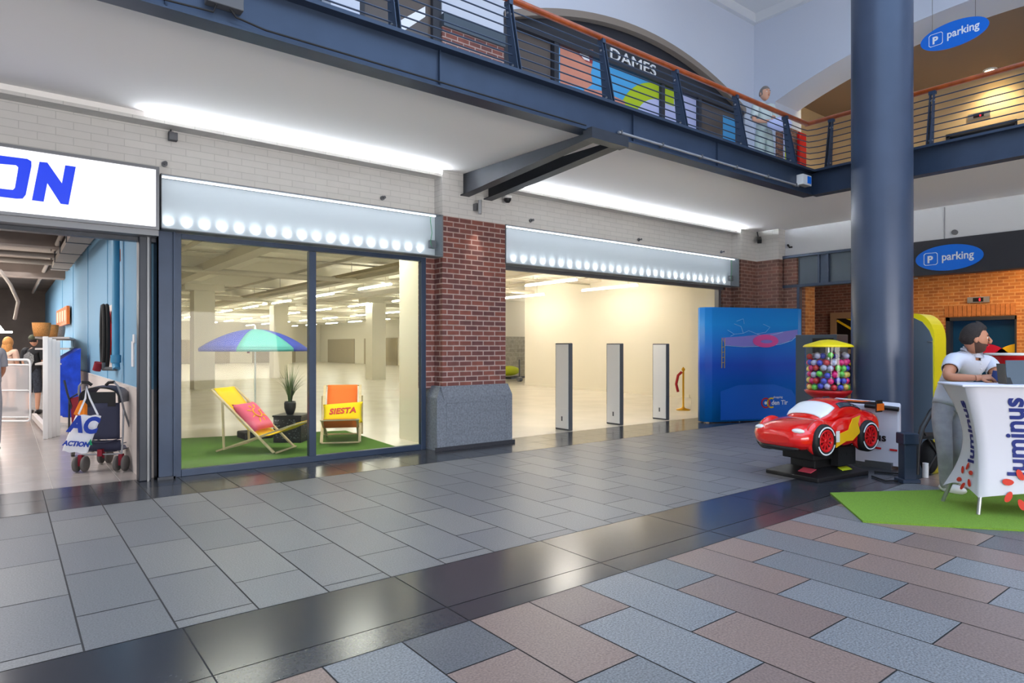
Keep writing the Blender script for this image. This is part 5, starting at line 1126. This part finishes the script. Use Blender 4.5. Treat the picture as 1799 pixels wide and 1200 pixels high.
# lettering on the front face, running upwards
fo = lambda u, z, o=.012: (lambda a, c: a.lerp(c, u)-cb*o)(corner(0, 0, z), corner(1, 0, z))
on_front = lambda a, z, o: corner(0, 0, z).lerp(corner(1, 0, z), a)-cb*o
on_side = lambda a, z, o: corner(0, 0, z).lerp(corner(0, 1, z), a)-ca*o
Z3 = (0, 0, 1)
text('lettering', 'luminus', 'ink_navy', .235, (0, 0, 0), Z3, -ca, t, .001, .006, fit=.67, warp=lambda x, y, z: on_front(.268-y/CL_, .36+x, .005+z))
text('lettering', 'luminus', 'ink_navy', .19, (0, 0, 0), Z3, cb, t, .001, .005, fit=.55, warp=lambda x, y, z: on_side(.22+y/.47, .44+x, .005+z))
def petals(on, a0, z0, L_, R0):
    b = MB()
    for k in range(6):
        a = math.radians(30+60*k); N = 14; pts = []
        for i in range(N):
            q = 2*math.pi*i/N; rr_ = R0*.27*(1+.25*math.cos(q)); u = R0*.70+rr_*math.cos(q)*1.05; v = rr_*.66*math.sin(q)+.10*R0*math.cos(q)
            pts.append(on(a0+(u*math.cos(a)-v*math.sin(a))/L_, z0+u*math.sin(a)+v*math.cos(a), .014))
        b.add(pts, [tuple(range(N))])
    b.build('petal_mark', 'petal_red', t, solid=.003)
petals(on_front, .232, .245, CL_, .165); petals(on_side, .42, .31, .47, .12)
# tablet and red tub on the counter
t = thing('tablet', 'grey tablet on a folding stand on the counter at the right edge', 'tablet', D(1798, 683, 5.5))
tb = D(1799, 676, 5.45); tb.z = 1.138
b = MB(); b.prism([tb-RT*.14, tb+RT*.15, tb+RT*.15+V((0, 0, .20))+FW*.07, tb-RT*.10+V((0, 0, .20))+FW*.07], FW*.012); b.build('screen_case', 'fascia_grey', t, bevel=.004)
b = MB(); b.prism([tb-RT*.15-FW*.01, tb-RT*.10-FW*.01, tb-RT*.10+V((0, 0, .17))+FW*.08], FW*.10); b.build('stand_flap', 'black_plastic', t)
t = thing('red_tub', 'glossy red stand with a white rim behind the counter at the right edge', 'display stand', fl0(1790, 6.9))
tc = fl0(1800, 7.1); b = MB(); b.lathe([(.0, .3), (.16, .3), (.30, 1.30), (.33, 1.34), (.33, 1.36), (0, 1.36)], tc, 28); b.lathe([(0, 0), (.25, 0), (.25, .03), (.16, .05), (.16, .3)], tc, 28); b.build('tub', 'red_gloss', t)
b = MB(); b.lathe([(.0, 1.36), (.36, 1.36), (.36, 1.385), (0, 1.385)], tc, 28); b.build('rim', 'white_plastic', t)
b = MB(); p = tc-FW*.235-RT*.06; b.prism([V((p.x, p.y, 1.17))+RT*a+V((0, 0, c)) for a, c in ((-.06, -.02), (.03, 0), (.03, .04), (-.06, .02))], FW*.01); b.build('label_sticker', 'peach', t)
# black bag / chair with cables behind the man
t = thing('camping_chair', 'dark folding chair with bags standing behind the leaning man', 'chair', fl0(1640, 7.4))
b = MB(); b.tube([fl0(1610, 7.1, .05), fl0(1612, 7.15, .35), fl0(1620, 7.2, .55), fl0(1636, 7.3, .72), fl0(1650, 7.4, .8)], .03, 8); b.cyl(fl0(1625, 7.3, .02), fl0(1670, 7.3, .5), .012); b.cyl(fl0(1670, 7.3, .02), fl0(1622, 7.3, .5), .012); b.build('frame', 'black_plastic', t)
b = MB(); b.prism([fl0(1620, 7.25, .42), fl0(1700, 7.25, .42), fl0(1700, 7.6, .42), fl0(1620, 7.6, .42)], (0, 0, .03)); b.build('seat', 'black_rough', t)
for k, (px, h_, r_, lab) in enumerate(((1632, .20, .12, 'round black bag under the folding chair, left one'), (1690, .28, .15, 'round black bag under the folding chair, half hidden by the counter'))):
    p = fl0(px, 7.4, h_); b = MB(); b.sph(p, (r_, r_*.8, h_), 14, 10); tag(b.build('bag', 'black_rough'), lab, 'bag')
b = MB(); p = fl0(1626, 7.2); b.cyl(p, p+V((0, 0, .16)), .03, n=14); tag(b.build('paper_cup', 'white_plastic'), 'small white cup on the floor behind the power pedestal', 'cup')
# ------------------------------------------------------------------ right wall: fascia, lobby below
m_ = MB(); m_.box((13.06, 4.90, 2.74), (13.1, 7.27, 3.35)); m_.box((13.1, 4.9, 2.74), (13.6, 7.27, 2.78)); S('trim_7', m_, ['fascia_grey'])
m_ = MB(); 
for (a, c) in ((7.25, 7.29), (6.48, 6.52), (6.30, 6.34), (4.9, 4.94)): m_.box((13.0, a, 2.72), (13.06, c, 3.36))
m_.box((12.99, 4.9, 2.70), (13.06, 7.29, 2.76)); m_.box((12.99, 4.9, 3.33), (13.06, 7.29, 3.38)); m_.box((13.03, 6.34, 2.76), (13.06, 6.48, 3.33)); m_.box((13.0, 6.90, 0), (13.1, 6.96, 2.72)); S('trim_8', m_, ['navy_steel'])
m_ = MB(); m_.box((13.02, -8, 2.74), (13.3, 4.9, 3.36)); S('trim_9', m_, ['fascia_dark'])
m_ = MB(); m_.box((13.35, 6.96, 0), (13.75, 8.75, 3.3)); m_.box((17.3, -8, 2.14), (17.6, 6.9, 3.3)); m_.box((17.3, 5.64, 0), (17.6, 6.9, 2.14)); m_.box((17.3, -8, 0), (17.6, 4.30, 2.14)); S('wall_lobby', m_, ['lamplit_brick'])
m_ = MB(); m_.box((17.3, 6.9, 0), (17.6, 9.0, 3.3)); m_.box((13.75, 8.75, 0), (17.6, 8.95, 3.3)); S('wall_lobby_left', m_, ['brown_brick'])  # same lobby brick wall, darker colour standing in for its unlit end
m_ = MB(); m_.box((13.35, -8, 3.3), (17.6, 9.0, UZ)); S('ceiling', m_, ['white_ceiling'])
m_ = MB(); m_.box((13.1, 5.1, 0), (13.7, 5.75, 3.3)); S('wall_lobby_pier', m_, ['lamplit_brick'])
# soldier course
b = MB()
for k in range(15): b.box((17.27, 4.32+.09*k, 2.16), (17.3, 4.32+.09*k+.078, 2.40))
S('trim_10', b, ['soldier_brick'])
def lift(z0, name_):
    t = thing(name_, None, None, (17.5, 5, z0)); t['kind'] = 'structure'; t['label'] = 'blue lift door' if z0 == 0 else 'grey lift door upstairs'
    b = MB(); b.box((17.50, 4.30, z0), (17.55, 5.64, z0+2.14)); b.build('door_leaf', 'lift_blue' if z0 == 0 else 'fascia_grey', t)
    b = MB(); b.box((17.28, 5.56, z0), (17.5, 5.64, z0+2.14)); b.box((17.28, 4.30, z0), (17.5, 4.33, z0+2.14)); b.box((17.28, 4.30, z0+2.06), (17.5, 5.64, z0+2.14)); b.build('door_frame', 'dark_steel', t)
    return t
t = lift(0, 'door_2')
def door_ring(cy, cz, r0, r1, m):
    b = MB(); N = 40; seg = []
    for k in range(N):
        a0, a1 = 2*math.pi*k/N, 2*math.pi*(k+1)/N
        ys = [cy+r_*math.cos(a) for r_ in (r0, r1) for a in (a0, a1)]
        if min(ys) < 4.33 or max(ys) > 5.56: continue
        b.add([(17.49, cy+r0*math.cos(a0), cz+r0*math.sin(a0)), (17.49, cy+r0*math.cos(a1), cz+r0*math.sin(a1)), (17.49, cy+r1*math.cos(a1), cz+r1*math.sin(a1)), (17.49, cy+r1*math.cos(a0), cz+r1*math.sin(a0))], [(0,1,2,3)])
    b.build('door_print', m, t, solid=.006)
door_ring(4.95, .93, .38, .60, 'crimson'); door_ring(4.28, .93, .38, .60, 'gold_yellow')
def display(x, y, z, lab):
    t = thing('lift_display', lab, 'lift display', (x, y, z)); b = MB(); b.box((x-.03, y-.21, z-.065), (x, y+.21, z+.065)); b.build('plate', 'alu', t); b = MB(); b.box((x-.035, y-.10, z-.045), (x-.03, y+.10, z+.045)); sc_ = b.build('screen', 'display_black', t)
    b = MB(); b.box((x-.038, y-.045, z-.03), (x-.035, y-.02, z+.03)); b.build('digit', 'led_red', sc_)
display(17.27, 4.99, 2.52, 'lift floor display above the blue lift door downstairs'); display(17.3, 4.99, 6.68, 'lift floor display above the grey lift door upstairs')
t = thing('door_3', None, None, (17.3, 7.9, 0)); t['kind'] = 'structure'; t['label'] = 'wooden framed glass door to the stairs'
b = MB(); b.box((17.2, 8.14, 0), (17.32, 8.29, 2.36)); b.box((17.2, 6.6, 2.2), (17.32, 8.14, 2.36)); b.box((17.2, 6.6, 1.28), (17.32, 8.14, 1.40)); b.box((17.2, 6.6, .1), (17.32, 8.14, .5)); b.build('door_frame', 'beige_frame', t)
b = MB(); b.box((17.25, 6.6, .5), (17.27, 8.14, 2.2)); b.build('glass', 'display_black', t)
b = MB(); b.bar((17.22, 8.12, 2.15), (17.22, 7.0, 1.45), .03, .05); b.bar((17.22, 8.12, 1.2), (17.22, 7.0, .6), .03, .05); b.add([(17.235, 7.9, 2.19), (17.235, 6.7, 2.19), (17.235, 6.7, 1.7)], [(0,1,2)]); 
for k in range(4): b.box((17.21, 7.4-.12*k, .55), (17.23, 7.42-.12*k, 1.2))
b.build('stair_rail_view', 'gold_yellow', t)
lamp('lobby_strip', 'AREA', (16.6, 3.8, 3.26), 40, (1, .58, .22), (17.3, 3.8, 1.6), .15, 4.2); lamp('lobby_lamp', 'AREA', (15.6, 4.5, 3.2), 30, (1, .74, .48), (15.6, 4.5, 0), 1, 3)
def oval(x, y, z, lab):
    t = thing('parking_sign', lab, 'sign', (x, y, z)); N = 48; pts = [(x, y+.515*math.cos(2*math.pi*k/N), z+.225*math.sin(2*math.pi*k/N)) for k in range(N)]
    b = MB(); b.prism(pts, (.03, 0, 0)); b.build('oval_panel', 'parking_blue', t)
    text('lettering', 'parking', 'white_print', .19, (x-.004, y+.10, z-.045), (0, -1, 0), (0, 0, 1), t, .003, .003, xs=.86); text('letter', 'P', 'white_print', .17, (x-.004, y+.325, z-.065), (0, -1, 0), (0, 0, 1), t, .003, .006)
    O = [V((x-.004, y+.27+a, z+c)) for a, c in ((.11, .085), (.085, .11), (-.085, .11), (-.11, .085), (-.11, -.085), (-.085, -.11), (.085, -.11), (.11, -.085))]; I = [V((x-.004, y+.27+a*.92, z+c*.92)) for a, c in ((.11, .085), (.085, .11), (-.085, .11), (-.11, .085), (-.11, -.085), (-.085, -.11), (.085, -.11), (.11, -.085))]
    b = MB(); ring(b, O, I, (-.003, 0, 0)); b.build('square_outline', 'white_print', t); return t
oval(12.98, 4.2, 3.02, 'blue oval parking sign on the dark fascia right of the round column')
t = oval(12.98, 4.12, 6.90, 'blue oval parking sign hanging by wires in the upper arch')
b = MB(); b.cyl((12.995, 4.45, 7.05), (12.995, 4.45, 7.8), .004, n=5); b.cyl((12.995, 3.8, 7.05), (12.995, 3.8, 7.8), .004, n=5); b.build('wire', 'steel_grey', t)
# ------------------------------------------------------------------ upper gallery lobby
m_ = MB(); m_.box((17.3, -8, UZ), (17.6, 4.29, 7.5)); m_.box((17.3, 5.64, UZ), (17.6, 8.4, 7.5)); m_.box((17.3, 4.29, 6.41), (17.6, 5.64, 7.5)); m_.box((14.05, 8.3, UZ), (17.6, 8.5, 7.5)); S('wall_upper_lobby', m_, ['beige_wall'])
m_ = MB(); m_.box((14.05, -8, 7.5), (17.6, 8.5, 7.7)); S('ceiling', m_, ['lobby_ceiling'])
lift(UZ, 'door_4')
for i, (x, y, lab) in enumerate(((14.87, 7.2, 'round warm downlight in the upper lobby ceiling left of the round column'), (16.9, 4.67, 'round warm downlight in the upper lobby ceiling below the hanging parking sign'))):
    t = thing('downlight', lab, 'ceiling light', (x, y, 7.5)); b = MB(); b.cyl((x, y, 7.47), (x, y, 7.49), .10, n=20); b.build('lens', 'lamp_warm', t); b = MB(); b.lathe([(.10, -.035), (.125, -.03), (.13, 0)], (x, y, 7.5), 20); b.build('ring', 'white_plastic', t)
    lamp('downlight_lamp', 'SPOT', (x, y, 7.44), 70, (1, .78, .45), (x, y, 0), .06, parent=t, spot=130, blend=.8)
m_ = MB(); m_.box((13.12, 7.46, UZ), (14.06, 7.5, 6.30)); S('wall_reveal', m_, ['brown_brick'])
p = YP(1376, 228, 7.45); q = YP(1389, 280, 7.45); t = thing('poster', 'white poster with a pink and lime print on the brick beside the upper lobby', 'poster', (p.x, 7.45, 5.5))
b = MB(); b.box((p.x, 7.435, q.z-.4), (q.x, 7.45, p.z)); b.build('sheet', 'poster_lilac', t); b = MB(); b.box((p.x+.04, 7.43, 5.3), (q.x-.03, 7.435, 5.95)); b.build('lower_print', 'poster_lime', t); b = MB(); b.box((p.x+.04, 7.43, 6.0), (q.x-.03, 7.435, p.z-.05)); b.build('upper_print', 'peach', t)
p = YP(1403, 232, 7.4); q = YP(1415, 236, 7.4); b = MB(); b.box((p.x, 7.38, UZ), (q.x, 7.43, p.z)); tag(b.build('advertising_board', 'red_gloss'), 'narrow bright red board standing beside the upper lobby wall', 'board')
# ------------------------------------------------------------------ upper shop front with posters
m_ = MB(); m_.box((6.1, 8.12, UZ), (12.76, 8.2, 7.4)); S('wall_upper_shop', m_, ['fascia_dark'])
m_ = MB(); arch(m_, 6.1, 12.75, UZ, 6.60, 7.30, 6.62, 'Y', 7.96, 8.0); 
m_ = MB(); N = 24
for k in range(N):
    t0, t1 = k/N, (k+1)/N; A = 6.1+6.65*t0; B = 6.1+6.65*t1; za = 6.66+.7*(1-(2*t0-1)**2); zb = 6.66+.7*(1-(2*t1-1)**2)
    m_.add([(A, 7.97, za-.10), (B, 7.97, zb-.10), (B, 7.97, zb+.02), (A, 7.97, za+.02), (A, 8.1, za-.10), (B, 8.1, zb-.10), (B, 8.1, zb+.02), (A, 8.1, za+.02)], [(0,3,2,1),(0,1,5,4),(3,7,6,2),(4,5,6,7)], 0)
S('trim_11', m_, ['grey_beige'])
t = thing('window_2', None, None, (9, 8.1, UZ)); t['kind'] = 'structure'; t['label'] = 'upper shop window'
for a, c in ((6.15, 7.15), (11.2, 12.6)): b = MB(); b.box((a, 8.09, UZ), (c, 8.11, 6.52)); b.build('pane', 'brown_glass', t)
b = MB()
for x in (6.1, 7.17, 9.93, 11.1, 12.6): b.box((x, 8.01, UZ), (x+.10, 8.12, 6.52))
b.box((6.1, 8.0, 6.52), (12.7, 8.12, 6.62)); b.build('window_frame', 'fascia_dark', t)
b = MB(); b.box((12.05, 8.08, UZ), (12.5, 8.09, 6.4)); b.build('pale_reflection_panel', 'poster_sky', t)
t = thing('shop_name', 'white letters DAMES above the upper shop window', 'sign', (9.2, 8.1, 6.65)); text('lettering', 'DAMES', 'white_print', .30, (8.60, 8.10, 6.66), (1, 0, 0), (0, 0, 1), t, .012, 0, fit=1.26)
t = thing('window_poster', 'large poster of a smiling mouth on a blue ground with a lime green arc', 'poster', (8.6, 8.07, UZ))
Yp = 8.075
b = MB(); b.box((7.28, Yp, UZ), (9.93, 8.09, 6.52)); b.build('blue_ground', 'poster_sky', t)
Fp = lambda px, py, o=.004: YP(px, py, Yp-o)
b = MB(); b.prism([Fp(984, 72), Fp(1042, 88), Fp(1040, 120), Fp(1038, 128), Fp(1041, 148), Fp(1030, 156), Fp(1010, 152), Fp(984, 146), ], (0, .004, 0)); b.build('face_print', 'poster_skin', t)
b = MB(); b.prism([Fp(1010, 84, .008), Fp(1042, 90, .008), Fp(1041, 112, .008), Fp(1030, 108, .008), Fp(1016, 96, .008)], (0, .004, 0)); b.build('lips_print', 'poster_lips', t)
b = MB(); b.prism([Fp(1017, 92, .012), Fp(1034, 97, .012), Fp(1036, 108, .012), Fp(1026, 104, .012)], (0, .004, 0)); b.build('teeth_print', 'white_print', t)
b = MB(); c = Fp(1157, 205); N = 20; A = [math.radians(85+105*k/N) for k in range(N+1)]
R1_, R0_ = 1.22, .80
vs = [V((max(7.3, min(9.92, 9.95+R0_*math.cos(a))), Yp-.004, 5.42+R0_*math.sin(a))) for a in A]+[V((max(7.3, min(9.92, 9.95+R1_*math.cos(a))), Yp-.004, min(6.5, 5.42+R1_*math.sin(a)*.9))) for a in A]
b.add(vs, [(k, k+1, N+2+k, N+1+k) for k in range(N)]); b.build('lime_arc', 'poster_lime', t, solid=.004)
b = MB(); vs = [V((9.92, Yp-.003, 5.42))]+[V((min(9.92, 9.95+R0_*math.cos(a)), Yp-.003, 5.42+R0_*math.sin(a))) for a in A]; b.add(vs, [(0, k+1, k+2) for k in range(N)]); b.build('lilac_print', 'poster_lilac', t, solid=.003)
b = MB(); b.prism([Fp(1020, 190, .01), Fp(1027, 155, .01), Fp(1060, 160, .01), Fp(1098, 178, .01), Fp(1098, 195, .01)], (0, .004, 0)); b.build('hand_print', 'poster_skin', t)
t = thing('window_poster', 'pale lilac poster with small lime lettering right of the mouth poster', 'poster', (10.5, 8.07, UZ))
b = MB(); b.box((10.03, Yp, UZ), (11.1, 8.09, 6.50)); b.build('sheet', 'poster_lilac', t); b = MB(); b.box((10.03, Yp-.004, 6.2), (10.38, Yp, 6.50)); b.build('lime_corner', 'poster_lime', t)
# left part of the upper front
t = thing('window_4', None, None, (4.4, 8.1, UZ)); t['kind'] = 'structure'
b = MB(); b.box((3.75, 8.09, UZ), (4.86, 8.11, 6.9)); b.build('pane', 'brown_glass', t); b = MB(); b.box((3.66, 8.02, UZ), (3.78, 8.14, 6.9)); b.box((4.84, 8.02, UZ), (4.98, 8.14, 6.9)); b.build('window_frame', 'fascia_dark', t)
b = MB(); b.prism([(4.2, 8.085, 5.9), (4.75, 8.085, 6.35), (4.75, 8.085, 6.2), (4.3, 8.085, 5.8)], (0, .004, 0)); b.build('blind', 'white_print', t)
m_ = MB(); m_.box((4.98, 7.95, 6.10), (6.1, 8.4, 6.28)); m_.box((-8, 8.3, UZ), (3.3, 8.4, 7)); S('trim_12', m_, ['fascia_grey'])
m_ = MB(); m_.box((4.98, 7.99, UZ), (6.1, 8.4, 6.10)); S('wall_upper_brick', m_, ['red_brick'])
m_ = MB(); m_.box((3.3, 8.0, 6.85), (6.1, 8.4, 6.95)); S('trim_13', m_, ['white_plaster'])
# ------------------------------------------------------------------ small fittings
def sprinkler(x, z, y, lab):
    t = thing('sprinkler_head', lab, 'sprinkler', (x, y, z), 0, None); b = MB(); b.cyl((x, y, z), (x, y-.02, z), .030, n=14); b.build('rosette', 'steel_grey', t); b = MB(); b.cyl((x, y-.02, z), (x, y-.07, z), .010, n=8); b.cyl((x, y-.07, z), (x, y-.075, z), .02, n=10); b.build('nozzle', 'gravelly', t)
sprinkler(1.38, 3.47, 7.985, 'small round sprinkler on the white wall above the corner of the lit sign'); sprinkler(4.02, 3.47, 7.985, 'small round sprinkler on the white wall above the left light box')
sprinkler(6.63, 3.48, 7.985, 'small sprinkler on the white wall just right of the brick pillar'); sprinkler(9.23, 3.44, 7.985, 'small sprinkler above the middle of the right light box'); sprinkler(11.83, 3.45, 7.985, 'small sprinkler above the right end of the right light box')
t = thing('sensor', 'small grey box sensor hanging high on the white wall left of the cove light', 'sensor', (1.44, 7.95, 3.8)); b = MB(); b.box((1.41, 7.90, 3.73), (1.50, 7.97, 3.82)); b.build('housing', 'gravelly', t, bevel=.006); b = MB(); b.cyl((1.44, 7.96, 3.80), (1.44, 7.97, 3.93), .008, n=8); b.box((1.42, 7.96, 3.78), (1.47, 8.0, 3.84)); b.build('mount', 'dark_steel', t)
t = thing('security_camera', 'black dome camera under the beam pair beside the brick pillar', 'security camera', (5.95, 7.7, 3.67)); b = MB(); b.lathe([(0, -.085), (.03, -.08), (.05, -.055), (.058, -.02)], (5.93, 7.68, 3.70), 18); b.build('dome', 'black_plastic', t); b = MB(); b.lathe([(.058, -.02), (.065, -.01), (.065, .02), (0, .03)], (5.93, 7.68, 3.70), 18); b.box((5.90, 7.68, 3.70), (5.96, 7.78, 3.73)); b.build('mount', 'white_plastic', t)
t = thing('security_camera', 'black camera in the corner above the brown brick pilaster', 'security camera', (12.75, 7.65, 3.74)); b = MB(); b.bar((12.80, 7.70, 3.80), (12.66, 7.60, 3.70), .09, .09); b.build('housing', 'black_plastic', t, bevel=.01); b = MB(); b.cyl((12.78, 7.70, 3.80), (12.80, 7.74, 3.94), .012, n=8); b.build('mount', 'dark_steel', t)
t = thing('sensor', 'tiny black double sensor on the white wall above the grey fascia panels', 'sensor', (13.08, 7.19, 3.58)); b = MB(); b.cyl((13.1, 7.19, 3.60), (13.03, 7.17, 3.61), .022, n=10); b.cyl((13.1, 7.12, 3.57), (13.03, 7.14, 3.56), .018, n=10); b.build('heads', 'black_plastic', t)
t = thing('sensor', 'small round grey detector on the white wall above the dark parking fascia', 'sensor', (13.08, 4.13, 3.46)); b = MB(); b.cyl((13.1, 4.13, 3.46), (13.05, 4.13, 3.46), .045, n=16); b.build('housing', 'steel_grey', t)
tag(MB().cyl((13.09, 4.29, 3.36), (13.09, 4.29, 3.93), .008, n=6).build('wall_cable', 'conduit_grey'), 'thin vertical cable on the white wall above the parking fascia', 'cable')
t = thing('conduit', 'grey conduit pipe clipped along the lower edge of the balcony beam', 'pipe', (7.5, 5.17, 3.97)); b = MB(); b.cyl((5.62, 5.165, 3.955), (9.7, 5.165, 3.955), .016, n=10); b.build('pipe_run', 'conduit_grey', t)
for x in (5.65, 6.4, 7.2, 8.0, 8.8, 9.6): b = MB(); b.box((x, 5.14, 3.93), (x+.02, 5.20, 3.98)); b.build('clip', 'gravelly', t)
t = thing('meter_box', 'white box with a blue label on the balcony beam near its corner', 'electrical box', (9.85, 5.15, 4.06)); b = MB(); b.box((9.72, 5.10, 3.98), (9.98, 5.21, 4.14)); b.build('housing', 'white_plastic', t, bevel=.006); b = MB(); b.box((9.85, 5.095, 4.01), (9.96, 5.10, 4.12)); b.build('label_plate', 'parking_blue', t)
jx = YP(395, 8, 5.15); t = thing('junction_box', 'grey junction box with two cables on the left part of the balcony beam', 'electrical box', (jx.x, 5.15, jx.z)); b = MB(); b.box((jx.x-.13, 5.12, jx.z-.02), (jx.x+.13, 5.21, jx.z+.12)); b.build('housing', 'gravelly', t, bevel=.006)
b = MB(); b.tube([(jx.x-.06, 5.15, jx.z-.02), (jx.x-.08, 5.15, jx.z-.08), (jx.x-.5, 5.16, 3.925), (-3, 5.17, 3.925)], .008, 6); b.tube([(jx.x+.04, 5.15, jx.z-.02), (jx.x+.08, 5.15, jx.z-.07), (jx.x+.3, 5.16, 3.925), (5.1, 5.17, 3.925)], .008, 6); b.build('cable', 'dark_rubber', t)
